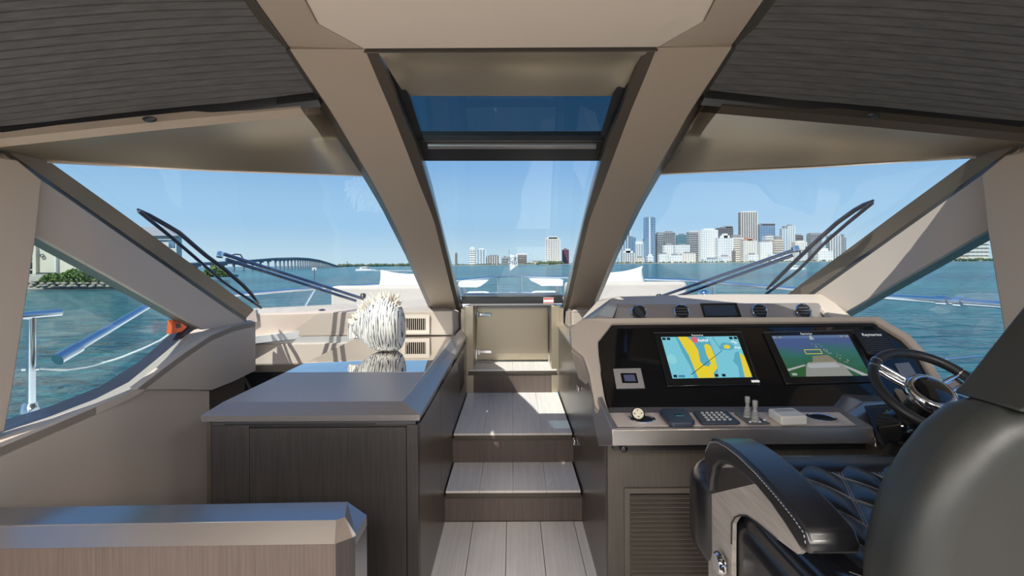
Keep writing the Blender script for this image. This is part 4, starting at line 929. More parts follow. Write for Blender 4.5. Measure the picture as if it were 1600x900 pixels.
# bow tables
for s, lb in ((-1, 'white bow table left of the flag'), (1, 'white bow table right of the flag')):
    o = 0 if s < 0 else 1.0
    q = [(716, 440.5), (762, 438.5), (760, 441), (751, 447.5), (745, 449.5), (716, 449)] if s < 0 else [(880, 437), (828, 436), (830, 439), (842, 444.5), (846, 447), (880, 447)]
    e = empty('bow_table', P(720 if s < 0 else 878, 446, 8.2), lb, 'table', 'white folding tables at the bow')
    obj('tabletop', M().slab([P(a, b, 7.9) for a, b in q], (0, .6, 0)), WHT, e, bevel=.01)
    lx = 725 if s < 0 else 871
    t = P(lx, 448, 8.1); obj('leg', M().tube([t, (t.x, t.y, .45)], .035, 14), STEEL, e, smooth=True, sharp=50)
    q2 = [(728, 458), (755, 457.5), (763, 459), (763, 462), (728, 462)] if s < 0 else [(872, 457), (838, 457), (832, 459), (832, 462), (872, 462)]
    tag(obj('bow_cushion', M().slab([P(a, b, 8.6) for a, b in q2], (0, .5, 0)), CUSH, bevel=.01), 'low white bow cushion near the rail, ' + ('left of the flag' if s < 0 else 'right of the flag'), 'cushion', 'low cushions at the bow')
# rails
rl = empty('bow_rail', (0, 9, .5), 'polished steel guard rail running round the bow outside the windscreens', 'rail')
tube3 = lambda L, r, **k: M().tube(L, r, 12)
lp = [P(93, 560, 2.75), P(231, 478, 3.45), P(365, 461, 4.6), P(525, 448, 6.5), P(640, 442, 8), P(720, 437.5, 9), P(776, 432.3, 10), P(795, 431.5, 10.2), P(814, 431.5, 10), P(878, 433, 9), P(960, 434.5, 8), P(1065, 437.5, 6.8), P(1222, 450, 4.9), P(1367, 462.5, 3.5), P(1460, 468.5, 3.0), P(1560, 475.5, 2.62), P(1700, 487, 2.2)]
obj('top_rail', M().tube(lp[:2] + lp[2:], [.028, .024] + [.022] * 15, 14), STEEL, rl, smooth=True)
obj('rail_sleeve', M().tube([P(90, 562, 2.73), P(123, 543, 2.86)], .034, 16), STEEL, rl, smooth=True, sharp=50)
obj('rail_sleeve', M().tube([P(1467, 469, 2.97), P(1484, 470, 2.90)], .030, 16), STEEL, rl, smooth=True, sharp=50)
obj('rail_clamp', M().tube([P(1496, 471, 2.86), P(1508, 472, 2.81)], .034, 16), CHR, rl, smooth=True, sharp=50)
obj('lower_rail', M().tube([P(650, 462, 8.4), P(722, 459.5, 9), P(778, 456.5, 10), P(795, 456, 10.2), P(816, 456.5, 10), P(876, 458, 9)], .014, 8), STEEL, rl, smooth=True)
for (a, b, Y, c_, d_) in ((776, 432, 10, 778.5, 468), (814, 431.5, 10, 816.5, 468), (493, 450, 6.1, 474, 482), (1112, 441, 6.2, 1118, 470)):
    obj('stanchion', M().tube([P(a, b, Y), P(c_, d_, Y)], .016, 10), STEEL, rl, smooth=True)
gs_ = empty('gate_stanchion', P(47, 645, 2.6), 'polished steel gate stanchion outside the left side window', 'stanchion')
obj('post', M().tube([P(48, 640, 2.6), P(49, 497, 2.6)], .021, 18), STEEL, gs_, smooth=True, sharp=50)
obj('foot', M().lathe(P(47, 646, 2.6), [(.045, 0), (.045, .01), (.03, .055), (0, .055)], (0, 0, 1), 20), STEEL, gs_, smooth=True, sharp=50)
obj('top_rail', M().tube([P(93, 489, 2.75), P(49, 493, 2.6), P(-40, 500, 2.35)], .022, 16), STEEL, gs_, smooth=True, sharp=60)
obj('eye', M().tube([P(34, 577, 2.58), P(62, 576, 2.62)], .010, 8), CHR, gs_, smooth=True)
rp_ = [P(62, 576, 2.62), P(100, 578.5, 2.75), P(140, 573, 2.88), P(185, 560, 3.0), P(225, 544, 3.1), P(252, 531, 3.18), P(266, 521, 3.22), P(280, 500, 3.3)]
tag(obj('lifeline', M().tube(resamp(rp_, 24), .0055, 8), mat('white_rope', (.75, .75, .73), .7), smooth=True), 'thin white lifeline sagging from the gate stanchion outside left window', 'rope')
tag(obj('lifeline', M().tube([P(1478, 561, 2.9), P(1535, 557, 2.7), P(1600, 552, 2.5)], .006, 8), STEEL, smooth=True), 'thin steel lifeline outside the right side window', 'rope')
ob = empty('safety_device', PX(279, 522, -1.95), 'small orange box with black square at the fore corner of the left window', 'box')
OR = mat('orange_plastic', (.75, .12, .03), .45)
obj('housing', M().slab([PX(a, b, -1.945) for a, b in ((270, 500), (284, 504), (293, 511), (284, 519), (268, 522))], (-.03, .0, 0)), OR, ob, bevel=.003)
obj('mark', M().slab([PX(a, b, -1.943) for a, b in ((275, 506), (282, 505), (283, 512), (276, 513))], (-.002, 0, 0)), BLK, ob)
# flag
fg = empty('bow_flag', P(798, 432, 10.2), 'small white flag with black lettering on the bow staff', 'flag')
obj('staff', M().tube([P(795.5, 390, 10.2), P(796, 432, 10.2)], .006, 8), STEEL, fg, smooth=True)
obj('staff_foot', M().lathe(P(797.5, 433.5, 10.2), [(.05, 0), (.03, .02), (0, .05)], (0, 0, 1), 12), STEEL, fg, smooth=True)
ft = resamp([(796, 397, 0), (802, 399, 0), (808, 397, 0)], 8); fb = [(796, 423), (798, 422), (800, 420.5), (802, 419), (804, 417.5), (806, 417), (807.5, 416.2), (809, 415.5)]
fm = M(); fm.strip([P(p.x, p.y, 10.2 + .02 * math.sin(i * 1.2)) for i, p in enumerate(ft)], [P(a, b, 10.2 + .02 * math.sin(i * 1.2)) for i, (a, b) in enumerate(fb)], (0, .002, 0))
obj('cloth', fm, mat('flag_white', (.8, .8, .8), .8), fg, smooth=True)
text('lettering', 'DON', 801.5, 404.5, .105, .0, BLK, fg, org=Vector((0, 10.17, 0)), n=Vector((0, -1, 0)))
text('lettering', 'TELL', 802, 410.8, .085, .0, BLK, fg, org=Vector((0, 10.17, 0)), n=Vector((0, -1, 0)))
# ---- wipers
WB = mat('wiper_navy_black', (.020, .022, .045), .28, metal=.3)
def wpth(pl, off, n=None): return [W(p.x, p.y, off) for p in resamp([(a, b, 0) for a, b in pl], n or 14)]
def wiper(mirr, L, lb):
    e = empty('windscreen_wiper', W(L['j'][0], L['j'][1], .16), lb, 'wiper', 'windscreen wipers')
    obj('blade', M().tube(wpth(L['b'], .135), .009, 6), WB, e, smooth=True)
    obj('blade_frame', M().tube(wpth(L['f'], .17), [.006] + [.012] * 12 + [.007], 8), WB, e, smooth=True)
    for a in L['a']: obj('arm', M().tube(wpth(a, .19, 8), .011, 8), mat('wiper_steel', (.20, .22, .30), .2, metal=.9) if 'wiper_steel' not in bpy.data.materials else bpy.data.materials['wiper_steel'], e, smooth=True)
    obj('arm_joint', M().lathe(W(L['j'][0], L['j'][1], .15), [(0, 0), (.017, 0), (.017, .03), (.01, .035), (0, .035)], (0, .3, 1), 14), CHR, e, smooth=True, sharp=50)
    obj('pivot', M().lathe(W(L['p'][0], L['p'][1], .12), [(0, 0), (.02, 0), (.02, .035), (.014, .04), (0, .04)], (0, .3, 1), 14), BLK, e, smooth=True, sharp=50)
    obj('washer_hose', M().tube(wpth(L['h'], .23, 8), .004, 6), BLK, e, smooth=True)
wiper(0, dict(b=[(217, 330), (262, 366), (300, 398), (350, 442), (408, 481)], f=[(215, 327), (248, 345), (278, 362), (320, 398), (350, 420), (387, 452), (404, 474)], a=[[(350, 397), (568, 467)], [(353, 405), (556, 470)]], j=(343, 402), p=(567, 467), h=[(357, 402), (366, 397), (376, 398), (380, 405)]), 'black windscreen wiper parked across the left windscreen')
wiper(1, dict(b=[(1363, 317), (1325, 348), (1290, 378), (1245, 425), (1196, 460)], f=[(1365, 313), (1340, 325), (1308, 348), (1270, 382), (1230, 420), (1198, 452)], a=[[(1240, 391), (1030, 464)], [(1238, 399), (1050, 466)]], j=(1245, 393), p=(1030, 468), h=[(1236, 388), (1243, 386), (1250, 391), (1250, 398)]), 'black windscreen wiper parked across the right windscreen')
tag(obj('horn_dome', M().lathe(P(1100, 461, 3.9), [(.045, 0), (.045, .015), (.034, .034), (.015, .044), (0, .045)], (0, 0, 1), 20), CHR, smooth=True), 'small chrome dome on the deck beyond the helm glareshield', 'dome')

# ================================================================ SHORE and skyline
def fac(name, col, win, nx, nz, rough=.6):
    """facade colour with a fine grid of floors, too far to tell apart"""
    m = bpy.data.materials.new(name); m.use_nodes = True; n = m.node_tree.nodes; l = m.node_tree.links; b = n['Principled BSDF']; b.inputs['Roughness'].default_value = rough
    tc = n.new('ShaderNodeTexCoord'); sx = n.new('ShaderNodeSeparateXYZ'); l.new(tc.outputs['Object'], sx.inputs[0]); prev = None
    for ax, per, th in (('X', nx, .45), ('Z', nz, .5)):
        a = n.new('ShaderNodeMath'); a.operation = 'DIVIDE'; a.inputs[1].default_value = per; l.new(sx.outputs[ax], a.inputs[0])
        f = n.new('ShaderNodeMath'); f.operation = 'FRACT'; l.new(a.outputs[0], f.inputs[0])
        g = n.new('ShaderNodeMath'); g.operation = 'GREATER_THAN'; g.inputs[1].default_value = th; l.new(f.outputs[0], g.inputs[0])
        if prev:
            mu = n.new('ShaderNodeMath'); mu.operation = 'MULTIPLY'; l.new(prev.outputs[0], mu.inputs[0]); l.new(g.outputs[0], mu.inputs[1]); prev = mu
        else: prev = g
    mx = n.new('ShaderNodeMix'); mx.data_type = 'RGBA'; mx.inputs[6].default_value = (*col, 1); mx.inputs[7].default_value = (*win, 1); l.new(prev.outputs[0], mx.inputs[0]); l.new(mx.outputs[2], b.inputs['Base Color'])
    return m
MF = {'white': fac('facade_white', (.66, .67, .66), (.36, .42, .48), 7, 8), 'cream': fac('facade_cream', (.62, .56, .48), (.36, .36, .36), 8, 7), 'blue': fac('facade_blue_glass', (.16, .26, .38), (.09, .17, .27), 9, 8, .2),
      'grey': fac('facade_grey', (.30, .32, .34), (.17, .20, .23), 8, 8), 'dark': fac('facade_dark', (.10, .11, .13), (.05, .06, .08), 9, 9), 'teal': fac('facade_teal', (.08, .22, .27), (.05, .15, .19), 8, 8, .2),
      'beige': fac('facade_beige', (.54, .44, .34), (.33, .28, .24), 8, 8), 'brown': fac('facade_brown', (.20, .17, .16), (.09, .09, .10), 6, 7), 'pale': fac('facade_pale_blue', (.36, .45, .52), (.22, .31, .39), 9, 8), 'maroon': fac('facade_maroon', (.12, .04, .08), (.08, .03, .06), 9, 9)}
SLB = mat('balcony_white', (.72, .72, .70), .6); ROOFM = mat('roof_grey', (.25, .25, .26), .7); ROOFR = mat('roof_terracotta', (.55, .25, .16), .7)
TOWERS = []
def tower(x0, x1, yt, mk, lb, Y=1550, st='h', crown=None, roof=None): TOWERS.append((Y, x0, x1, yt, mk, lb, st, crown, roof))
PLACED = []
def build_tower(Y, x0, x1, yt, mk, lb, st, crown, roof):
    Y = Y + 20 if Y > 1000 else Y
    while True:
        A, B = P(x0, yt, Y), P(x1, yt, Y); dep = max(12, min(B.x - A.x, 22)); bx = (A.x - 3, B.x + 3, Y - 4, Y + dep + 2)
        if not any(bx[0] < q[1] and q[0] < bx[1] and bx[2] < q[3] and q[2] < bx[3] for q in PLACED): break
        Y += 6
    PLACED.append(bx)
    zb_ = seaz(A.x) - 1; w = B.x - A.x; cx = (A.x + B.x) / 2
    e = empty('building', (cx, Y + dep / 2, zb_), lb, 'building', None)
    h = A.z - zb_
    obj('tower_block', M().bb(A.x, B.x, Y, Y + dep, zb_, A.z), MF[mk], e)
    pt_ = M()
    if st == 'h':
        for k in range(int(h / 7)): pt_.bb(A.x - .8, B.x + .8, Y - 1.6, Y, zb_ + 7 * k + 5, zb_ + 7 * k + 6.4)
        obj('balcony_slabs', pt_, SLB if mk in ('white', 'cream', 'beige', 'pale') else ROOFM, e, kind='stuff')
    elif st == 'v':
        nf = max(2, int(w / 7))
        for k in range(nf + 1): x = A.x + w * k / nf; pt_.bb(x - 1.1, x + 1.1, Y - 1.8, Y, zb_, A.z)
        obj('facade_fins', pt_, SLB, e, kind='stuff')
    elif st == 'g':
        pt_.bb(A.x + w * .38, A.x + w * .5, Y - 1, Y, zb_, A.z + 1); obj('glass_spine', pt_, SLB, e)
    if crown:
        for (a, b, c_) in crown: q, r_ = P(a, c_, Y + 3), P(b, c_, Y + 3); obj('roof_block', M().bb(q.x, r_.x, Y + 3, Y + dep - 3, A.z, q.z), ROOFM if not roof else roof, e)
    else: obj('roof_plant', M().bb(cx - w * .22, cx + w * .22, Y + 4, Y + dep - 4, A.z, A.z + 5), ROOFM, e)
T = tower
T(973, 984.5, 353, 'blue', 'slim dark blue glass tower at the skyline left edge, right of the mullion', 1650, 'v')
T(984.5, 993.5, 371, 'blue', 'stepped blue building beside the slim glass tower', 1640, 'n', [(985, 989, 369)])
T(973, 991, 395, 'grey', 'low white and grey block with pointed roof at the skyline left edge', 1480, 'v', [(975, 989, 392), (978, 985, 388.5)], SLB)
T(994, 1005, 381, 'pale', 'short white topped tower left of the tall blue tower', 1620, 'v', [(994, 1005, 377)], SLB)
T(1005.5, 1009, 373, 'grey', 'very slim grey tower against the tall blue tower', 1640, 'n')
T(1008, 1024, 340, 'blue', 'tallest blue glass tower left of the skyline centre', 1600, 'g', [(1009, 1022, 339)])
T(1025, 1037, 365, 'grey', 'grey slab block right of the tallest blue tower', 1600, 'h')
T(1036, 1055, 363, 'grey', 'broad grey block behind the white waterside blocks', 1620, 'h', [(1041, 1051, 361)])
T(1038, 1055, 383, 'white', 'white tower in front of the broad grey block', 1520, 'v')
T(1055.5, 1077, 383, 'white', 'wide white apartment tower in front of the teal building', 1515, 'v', [(1062, 1072, 381)])
T(1059, 1075, 367, 'teal', 'teal glass office building behind white towers', 1650, 'n')
T(1076, 1094, 362, 'grey', 'grey banded tower left of the big white tower', 1560, 'h', [(1077, 1093, 361)], SLB)
T(1095, 1121, 359, 'white', 'big white tower with blue vertical stripes', 1520, 'v', [(1100, 1116, 357)], SLB)
T(1122, 1145.5, 356, 'dark', 'dark block with slanted stepped roof behind the white towers', 1660, 'h', [(1128, 1145, 354.5), (1134, 1145, 353)])
T(1122, 1145, 372, 'white', 'white tower with stepped crown, right of the big striped tower', 1510, 'v', [(1128, 1140, 368), (1131, 1137, 365)], SLB)
T(1145, 1162, 371, 'cream', 'cream building with blue glass side, left of the tall brown tower', 1530, 'h', [(1146, 1158, 367)])
T(1158, 1183, 331.5, 'brown', 'tallest brown tower with white vertical piers', 1640, 'v', [(1159, 1182, 330)], SLB)
T(1162, 1181.5, 376, 'cream', 'cream tower with terracotta roof in front of the tallest brown tower', 1490, 'v', [(1165, 1179, 374), (1168, 1176, 372)], ROOFR)
T(1187, 1211, 352, 'blue', 'blue glass block with overhanging dark roof', 1640, 'n', [(1186.5, 1211, 350.5), (1190, 1211, 349)])
T(1188, 1206, 378, 'white', 'white apartment block in front of the blue overhanging roof block', 1500, 'v', [(1190, 1203, 376)])
T(1196, 1213, 369, 'white', 'white tower stepped behind the apartment block', 1540, 'h')
T(1210, 1224, 374, 'beige', 'beige tower left of the pale blue pair', 1530, 'h', [(1213, 1221, 369)])
T(1222.5, 1231, 357, 'pale', 'left half of the pale blue twin tower', 1600, 'v', [(1225, 1229, 353)])
T(1231, 1241.5, 353, 'pale', 'right half of the pale blue twin tower', 1600, 'v')
T(1243, 1255, 368, 'dark', 'dark office block with gabled roof right of the twin tower', 1620, 'h', [(1244, 1252, 366)])
T(1243, 1260, 378, 'cream', 'cream domed building below the dark office block', 1540, 'v', [(1246, 1257, 376)], SLB)
T(1266, 1284, 366, 'grey', 'grey tower with dark roof behind the right wiper', 1600, 'h', [(1266, 1284, 364)])
T(1279, 1300, 392, 'white', 'low white block right of the right wiper', 1500, 'v', [(1283, 1294, 388)], SLB)
T(1297, 1313, 368, 'grey', 'pale grey tower at the right end of the windscreen view', 1600, 'v')
T(1315, 1322, 371, 'grey', 'slim grey tower near the right windscreen edge', 1620, 'n', [(1316, 1319, 366)])
T(1262, 1268, 385, 'dark', 'narrow dark slab right of the cream domed building', 1500, 'n')
T(1146, 1149.5, 392, 'brown', 'short narrow brown tower on the waterfront', 1460, 'n')
T(1031, 1046, 397, 'white', 'low white waterside block, leftmost of three', 1470, 'v')
T(1046, 1066, 399, 'white', 'low white waterside block, middle of three', 1465, 'v')
T(1066, 1086, 396, 'cream', 'low cream waterside block, right of three', 1468, 'v')
T(1012, 1021, 400, 'white', 'tiny white villa with stepped roof on the waterfront', 1455, 'n', [(1014, 1019, 397)], SLB)
T(994, 1007, 403, 'cream', 'small cream house at the left of the waterfront', 1460, 'n')
T(957, 968, 402, 'pale', 'low white hall at the far left of the right skyline', 1480, 'n')
T(1100, 1130, 405, 'pale', 'long low glassy pavilion below the big striped tower', 1450, 'v')
T(1125, 1144, 401, 'white', 'plain white low block on the waterfront', 1470, 'n')
T(1170, 1184, 398, 'white', 'low white block below the terracotta roof tower', 1465, 'v')
T(1205, 1240, 397, 'white', 'wide low white block below the twin tower', 1480, 'h')
T(1248, 1262, 393, 'white', 'small white block behind the right wiper arm', 1475, 'h')
# centre group
T(733, 742.5, 388, 'white', 'left of the slim white twin towers in the centre pane', 1500, 'h', [(735, 741, 386)], SLB)
T(745.5, 759, 390, 'pale', 'right of the white twin towers in the centre pane', 1500, 'v', [(748, 757, 388)], SLB)
T(762, 780, 400, 'brown', 'brown and white block left of the bow flag', 1480, 'v', [(764, 778, 398.5)])
T(784, 794, 402.5, 'grey', 'small grey block just left of the bow flag', 1490, 'h')
T(759, 764, 402, 'white', 'narrow low block beside the white twin towers', 1510, 'n')
T(809, 823, 398, 'brown', 'brown block just right of the bow flag', 1480, 'h', [(809, 823, 396)], SLB)
T(852.5, 875, 373, 'cream', 'tall cream tower right of the bow flag', 1460, 'v', [(854, 873, 371), (857, 871, 369.5)], SLB)
T(879, 889, 390, 'maroon', 'dark maroon slab tower beside the right mullion', 1500, 'n')
T(711, 714, 396, 'brown', 'thin brown tower beside the left mullion', 1500, 'n')
T(825, 850, 410, 'cream', 'low row of houses between the flag and the cream tower', 1500, 'n')
# right side window blocks
T(1478, 1496, 392, 'cream', 'cream apartment block seen in right side window, behind the pillar corner', 900, 'v')
T(1497, 1512, 385, 'beige', 'beige apartment block in the middle of the right side window', 900, 'h')
T(1513, 1545, 374, 'cream', 'tallest cream apartment block in the right side window', 900, 'h')
# cranes
for px, yb, yt, lb in ((827.5, 412, 398, 'taller of two thin cranes right of the bow flag'), (839, 412, 402, 'shorter of two thin cranes, nearer the cream tower')):
    a = P(px, yb, 1500); b_ = P(px, yt, 1500); m = M().box(((a.x + b_.x) / 2, 1500, (a.z + b_.z) / 2), (1, 1, b_.z - a.z)).box((b_.x, 1500, b_.z), (9, 1, 1))
    tag(obj('tower_crane', m, mat('crane_yellow', (.5, .4, .2), .6)), lb, 'crane', 'thin cranes right of the flag')
for t_ in sorted(TOWERS, key=lambda t: t[0]): build_tower(*t_)
# land strips with trees
TREE = mat('shore_trees', (.035, .06, .03), .9, col2=(.09, .12, .05), vscale=(.1, .1, .1))
def strip(name, lb, xa_, xb_, ya, yb_, Y, n, seed, mtl=TREE, amp=1.0, cat='trees'):
    r = random.Random(seed); m = M()
    for i in range(n):
        px = lerp(xa_, xb_, (i + r.random()) / n); c = P(px, lerp(ya, yb_, r.random() * .35), Y + r.uniform(-6, 6)); rad = (P(px, ya, Y).z - P(px, yb_, Y).z) * r.uniform(.45, .8) * amp
        m.lathe((c.x, c.y, seaz(c.x) + .5), [(rad * 1.3, 0), (rad * 1.5, rad * .5), (rad * 1.1, rad * 1.1), (rad * .5, rad * 1.5), (0, rad * 1.6)], (0, 0, 1), 7)
    tag(obj(name, m, mtl, smooth=True, sharp=90), lb, cat, kind='stuff')
sand = mat('shore_stone', (.45, .42, .36), .9)
for nm, a, b, Y, h_ in (('shoreline', 700, 900, 1395, 3), ('shoreline', 940, 1350, 1425, 3), ('shoreline', 1440, 1700, 880, 3), ('shoreline', 528, 660, 1500, 4)):
    A, B = P(a, 412, Y), P(b, 412, Y); m = M().slab([(A.x, Y, seaz(A.x) - 2), (B.x, Y, seaz(B.x) - 2), (B.x, Y, seaz(B.x) + h_ * .5), (A.x, Y, seaz(A.x) + h_ * .5)], (0, 400, 0))
    obj(nm, m, sand, kind='structure')
strip('waterfront_trees', 'dark green tree belt along the centre waterfront', 712, 880, 410, 414, 1436, 60, 1, amp=.55)
strip('waterfront_trees', 'taller green trees below the cream tower', 838, 880, 407.5, 414, 1404, 22, 2, amp=.7)
strip('waterfront_trees', 'green tree belt below the right skyline', 945, 1340, 407.5, 412, 1436, 90, 3, amp=.55)
strip('waterfront_trees', 'tree belt below the blocks in the right side window', 1470, 1560, 401, 406, 882, 30, 4, amp=.8)
strip('waterfront_trees', 'low dark green island beyond the bridge', 530, 650, 412, 416, 1490, 70, 5, amp=.9)
build_tower(1500, 540, 542.5, 411, 'white', 'tiny white tower on the island at the bridge end', 'n', None, None)
# bridge
bg = empty('road_bridge', P(450, 420, 620), 'long grey concrete road bridge arching over the bay', 'bridge')
CONC = mat('bridge_concrete', (.20, .21, .24), .8)
BP = [(250, 413.5, 430), (330, 411, 480), (387, 407.5, 540), (430, 404, 600), (462, 403, 690), (482, 404, 780), (498, 406.5, 880), (512, 410.5, 980), (524, 414.5, 1080), (534, 417.3, 1180)]
tp_ = resamp([P(*q) for q in BP], 40)
obj('deck', M().strip(tp_, [p + Vector((0, 9, 0)) for p in tp_], (0, 0, -1.9)), CONC, bg)
obj('parapet', M().strip([p + Vector((0, 0, 1)) for p in tp_], [p + Vector((0, .4, 1)) for p in tp_], (0, 0, -1.3)), mat('parapet_pale', (.45, .45, .44), .8), bg)
ps = resamp([P(*q) for q in BP], 46)
for p in ps[1:-3]:
    hz = p.z - 1.9 - seaz(p.x)
    obj('pier', M().bb(p.x - .9, p.x + .9, p.y + 2.0, p.y + 3.6, seaz(p.x) - 1, p.z - 1.9).bb(p.x - 1.2, p.x + 1.2, p.y + 1, p.y + 8, p.z - 3.2, p.z - 1.9), CONC, bg)
# channel marker
mk = empty('channel_marker', sea_hit(491, 432), 'small white channel marker sign on a post in the bay', 'sign')
b0 = sea_hit(491, 432); k_ = b0.y
obj('post', M().tube([b0, (b0.x, b0.y, P(491, 420, k_).z)], .25, 8), CONC, mk); obj('board', M().slab([P(487.5, 418, k_), P(494.5, 418, k_), P(494.5, 422.5, k_), P(487.5, 422.5, k_)], (0, .2, 0)), SLB, mk)
# boats on the water
def boat(px, py, L, lb, col=WHT, hd_=0):
    c = sea_hit(px, py); e = empty('motor_boat', c, lb, 'boat'); h = L * .09
    hull = [(-L / 2, -L * .13), (L * .3, -L * .13), (L / 2, 0), (L * .3, L * .13), (-L / 2, L * .13)]
    rot = Matrix.Rotation(hd_, 3, 'Z')
    obj('hull', M().slab([c + rot @ Vector((x, y, -.2)) for x, y in hull], (0, 0, h + .2)), col, e)
    obj('cabin', M().slab([c + rot @ Vector((x * .5 - L * .05, y * .7, h)) for x, y in hull], (0, 0, h * 1.1)), SLB, e)
    obj('screen', M().slab([c + rot @ Vector((x * .4, y * .72, h * 1.3)) for x, y in hull], (0, 0, h * .4)), BLK, e)
    obj('flybridge', M().slab([c + rot @ Vector((x * .25 - L * .08, y * .5, h * 2.1)) for x, y in hull], (0, 0, h * .25)), SLB, e)
    obj('mast', M().tube([c + Vector((-L * .1, 0, h * 2)), c + Vector((-L * .1, 0, h * 3.6))], L * .004, 6), STEEL, e)
boat(305, 431, 12, 'white motor yacht moored behind the left wiper')
boat(357, 432, 8, 'dark blue hulled boat moored right of the green bush', mat('navy_hull', (.03, .06, .14), .3))
boat(572, 423, 14, 'small distant white boat crossing the bay under the bridge end')
boat(1244, 421, 9, 'small white speedboat in front of the skyline, right windscreen')
for nm, a, b, c_, d_, lb in (('boat_wake', 582, 423.2, 645, 1.0, 'white foam wake behind the distant boat'),):
    p, q = sea_hit(a, b), sea_hit(c_, b + .3); obj('boat_wake', M().slab([p + Vector((0, -3, .1)), q + Vector((0, -2, .1)), q + Vector((0, 4, .1)), p + Vector((0, 3, .1))], (0, 0, .15)), mat('foam', (.8, .82, .82), .9), label=lb, cat='wake', kind='stuff')
# ---- left shore: house, patio, bush, rocks
LY = 92
hs = empty('shore_house', P(60, 440, LY + 22), 'cream waterside house with dark glazed door, seen in left side window', 'building')
CRM = mat('cream_render', (.62, .57, .45), .8)
a, b = P(-140, 366, LY + 20), P(172, 366, LY + 20)
obj('wall', M().bb(a.x, b.x, LY + 20, LY + 30, seaz(a.x), P(60, 352, LY + 20).z), CRM, hs)
def hq(x0_, y0_, x1_, y1_, off=.1): A, B = P(x0_, y0_, LY + 20), P(x1_, y1_, LY + 20); return M().bb(A.x, B.x, LY + 20 - off, LY + 20, B.z, A.z)
obj('glazed_door', hq(30, 392, 56, 428), BLKG, hs)
for x in (30, 55): obj('door_frame', hq(x, 408 if x > 50 else 392, x + 1.6, 428, .3), SLB, hs)
obj('door_frame', hq(30, 408, 56, 409, .3), SLB, hs); obj('door_frame', hq(30, 421, 56, 422, .3), SLB, hs)
obj('white_column', hq(54.5, 385, 60, 428, .6), CRM, hs); obj('white_column', hq(89, 400, 91, 428, .6), SLB, hs)
wq = P(65.5, 399.5, LY + 19.7); obj('wall_ring', M().tube([wq + Vector((math.cos(t * .5236) * .42, 0, math.sin(t * .5236) * .32)) for t in range(12)], .12, 8, closed=True), mat('ring_grey', (.10, .11, .13), .6), hs)
obj('terrace', M().bb(a.x, b.x, LY + 8, LY + 19.95, seaz(a.x), P(60, 429.5, LY + 20).z), sand, kind='structure')
obj('dark_planter', M().bb(P(60, 427, LY + 19).x, P(88, 427, LY + 19).x, LY + 18.4, LY + 19, P(60, 429, LY + 19).z, P(60, 426, LY + 19).z), BLK, hs)
rr = empty('terrace_railing', P(60, 430, LY + 9), 'thin white terrace railing in front of the waterside house', 'railing')
obj('top_bar', M().tube([P(20, 428.5, LY + 9), P(180, 427.5, LY + 9)], .035, 6), SLB, rr)
for i in range(9): obj('post', M().tube([P(30 + i * 16, 428.5, LY + 9), P(30 + i * 16, 437, LY + 9)], .03, 6), SLB, rr)
for px in (49.5, 67):
    e = empty('garden_chair', P(px, 436, LY + 11), 'white garden chair on the terrace, ' + ('beside the glazed door' if px < 60 else 'nearest the bush'), 'chair', 'white garden chairs on the terrace')
    c = P(px, 433.5, LY + 11)
    obj('seat', M().box(c, (.6, .55, .06)), SLB, e); obj('backrest', M().box(c + Vector((-.28, 0, .25)), (.06, .55, .5), ry=-.3), SLB, e)
    for dx in (-.25, .25):
        for dy in (-.22, .22): obj('leg', M().box(c + Vector((dx, dy, -.2)), (.05, .05, .4)), SLB, e)
# bush made of leaf clumps
LEAF = mat('sea_grape_leaves', (.06, .13, .02), .6, col2=(.20, .30, .05), vscale=(1.2, 1.2, 1.2))
def bush(name, lb, x0_, x1_, yt, yb_, Y, n, seed, s=.30):
    r = random.Random(seed); e = empty(name, P((x0_ + x1_) / 2, yb_, Y), lb, 'bush'); m = M()
    for i in range(n):
        t = r.random(); px = lerp(x0_, x1_, t); env = (math.sin(math.pi * min(1, max(0, t * .94 + .03)))) ** .45 * (1 + .12 * math.sin(t * 19)); top = lerp(yb_, yt, env); py = lerp(top, yb_, r.random() ** 1.6)
        c = P(px, py, Y + r.uniform(-1.2, 1.5)); q = s * r.uniform(.6, 1.3)
        ax_ = Vector((r.uniform(-1, 1), r.uniform(-1, .2), r.uniform(-.2, 1))).normalized(); u_ = ax_.orthogonal().normalized(); v_ = ax_.cross(u_); a_ = r.uniform(0, 6.28); u2_ = u_ * math.cos(a_) + v_ * math.sin(a_); v2_ = ax_.cross(u2_)
        m.add([c - u2_ * q, c - v2_ * q * .5 + ax_ * q * .15, c + u2_ * q, c + v2_ * q * .5 + ax_ * q * .15], [[0, 1, 2, 3]])
    obj('foliage', m, LEAF, e, kind='stuff')
    cm_ = M()
    for i in range(9): t = (i + .5) / 9; c = P(lerp(x0_, x1_, t), lerp(yt, yb_, .62), Y + .6); w_ = abs(P(x1_, yb_, Y).x - P(x0_, yb_, Y).x) / 12; cm_.lathe((c.x, c.y, P(x0_, yb_, Y).z - .2), [(w_ * 1.2, 0), (w_ * 1.3, w_ * .7), (w_ * .6, (c.z - P(x0_, yb_, Y).z) * 1.0), (0, (c.z - P(x0_, yb_, Y).z) * 1.15)], (0, 0, 1), 9)
    obj('stems', cm_, mat('dark_foliage', (.02, .035, .015), .9) if 'dark_foliage' not in bpy.data.materials else bpy.data.materials['dark_foliage'], e, kind='stuff')
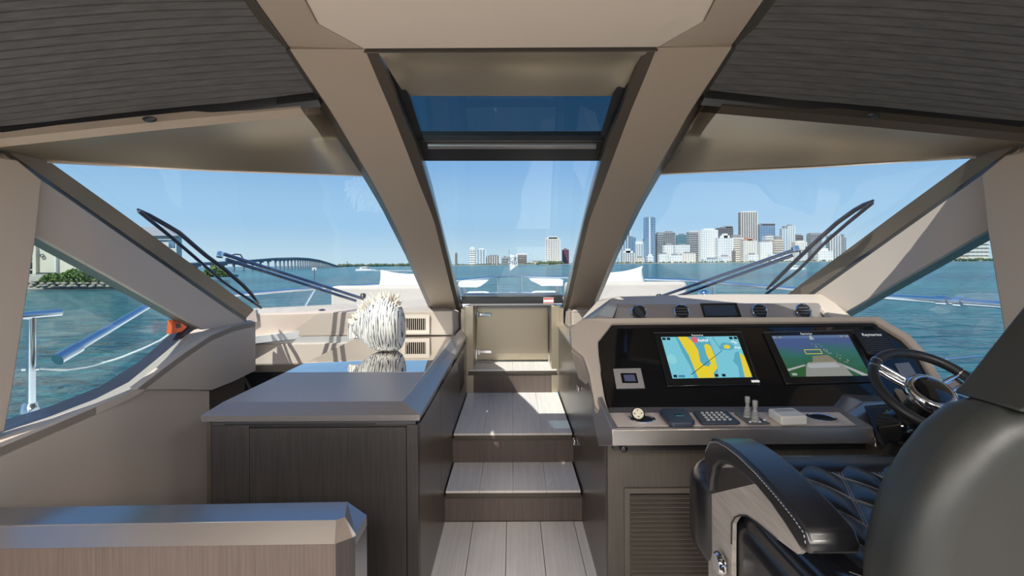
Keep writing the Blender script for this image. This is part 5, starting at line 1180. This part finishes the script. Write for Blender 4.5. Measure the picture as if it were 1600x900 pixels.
bush('sea_grape_bush', 'broad green bush on the rocky bank in the left side window', 61, 190, 423, 446, LY, 2600, 11)
bush('waterside_bush', 'small yellow-green bush beyond the left wiper, by the moored boats', 318, 358, 417, 432, LY + 60, 700, 12, .45)
RK = mat('bank_rock', (.20, .17, .13), .95, col2=(.36, .31, .25), vscale=(2, 2, 2))
rk = random.Random(21)
for i in range(26):
    px = 30 + i * 6 + rk.uniform(-2, 2); c = P(px, 447 if i % 2 else 443, LY - 3.2 - (i % 2) * 1.4); s_ = rk.uniform(.42, .62)
    m = M().lathe(c, [(s_ * .5, -s_ * .5), (s_ * .9, -s_ * .1), (s_ * .7, s_ * .35), (s_ * .2, s_ * .5), (0, s_ * .5)], (rk.uniform(-.3, .3), rk.uniform(-.3, .3), 1), 7, 1.2, .9)
    tag(obj('bank_rock', m, RK), 'brown boulder on the waterline below the green bush', 'rock', 'boulders along the bank')
a = P(-100, 446, LY); b = P(200, 446, LY)
obj('bank', M().slab([(a.x, LY - 1, seaz(a.x) - .5), (b.x, LY - 1, seaz(b.x) - .5), (b.x, LY + 9, P(100, 436, LY + 9).z), (a.x, LY + 9, P(100, 436, LY + 9).z)], (0, 3, -1)), RK, kind='structure')
# far house with grey roof, above the left pillar
h2 = empty('roofed_house', P(250, 400, 150), 'white house with grey hipped roof beyond the left wiper tip', 'building')
a, b = P(232, 369, 150), P(275.5, 369, 150)
obj('wall', M().bb(a.x, b.x, 150, 152.5, seaz(a.x), a.z), mat('white_render', (.62, .62, .60), .8), h2)
obj('roof', M().slab([P(222, 368.5, 149), P(277, 368.5, 149), P(256, 354.5, 151), P(215, 354.5, 151)], (0, 2.5, 0)), mat('grey_roof_tiles', (.24, .25, .28), .8), h2)
for y in (371, 374): obj('cornice', M().bb(a.x, b.x + .2, 149.6, 150, P(240, y + 1, 150).z, P(240, y, 150).z), SLB, h2)
obj('window', M().bb(P(264, 377, 150).x, P(273, 377, 150).x, 149.8, 150, P(260, 386, 150).z, P(260, 376.5, 150).z), MF['blue'], h2)
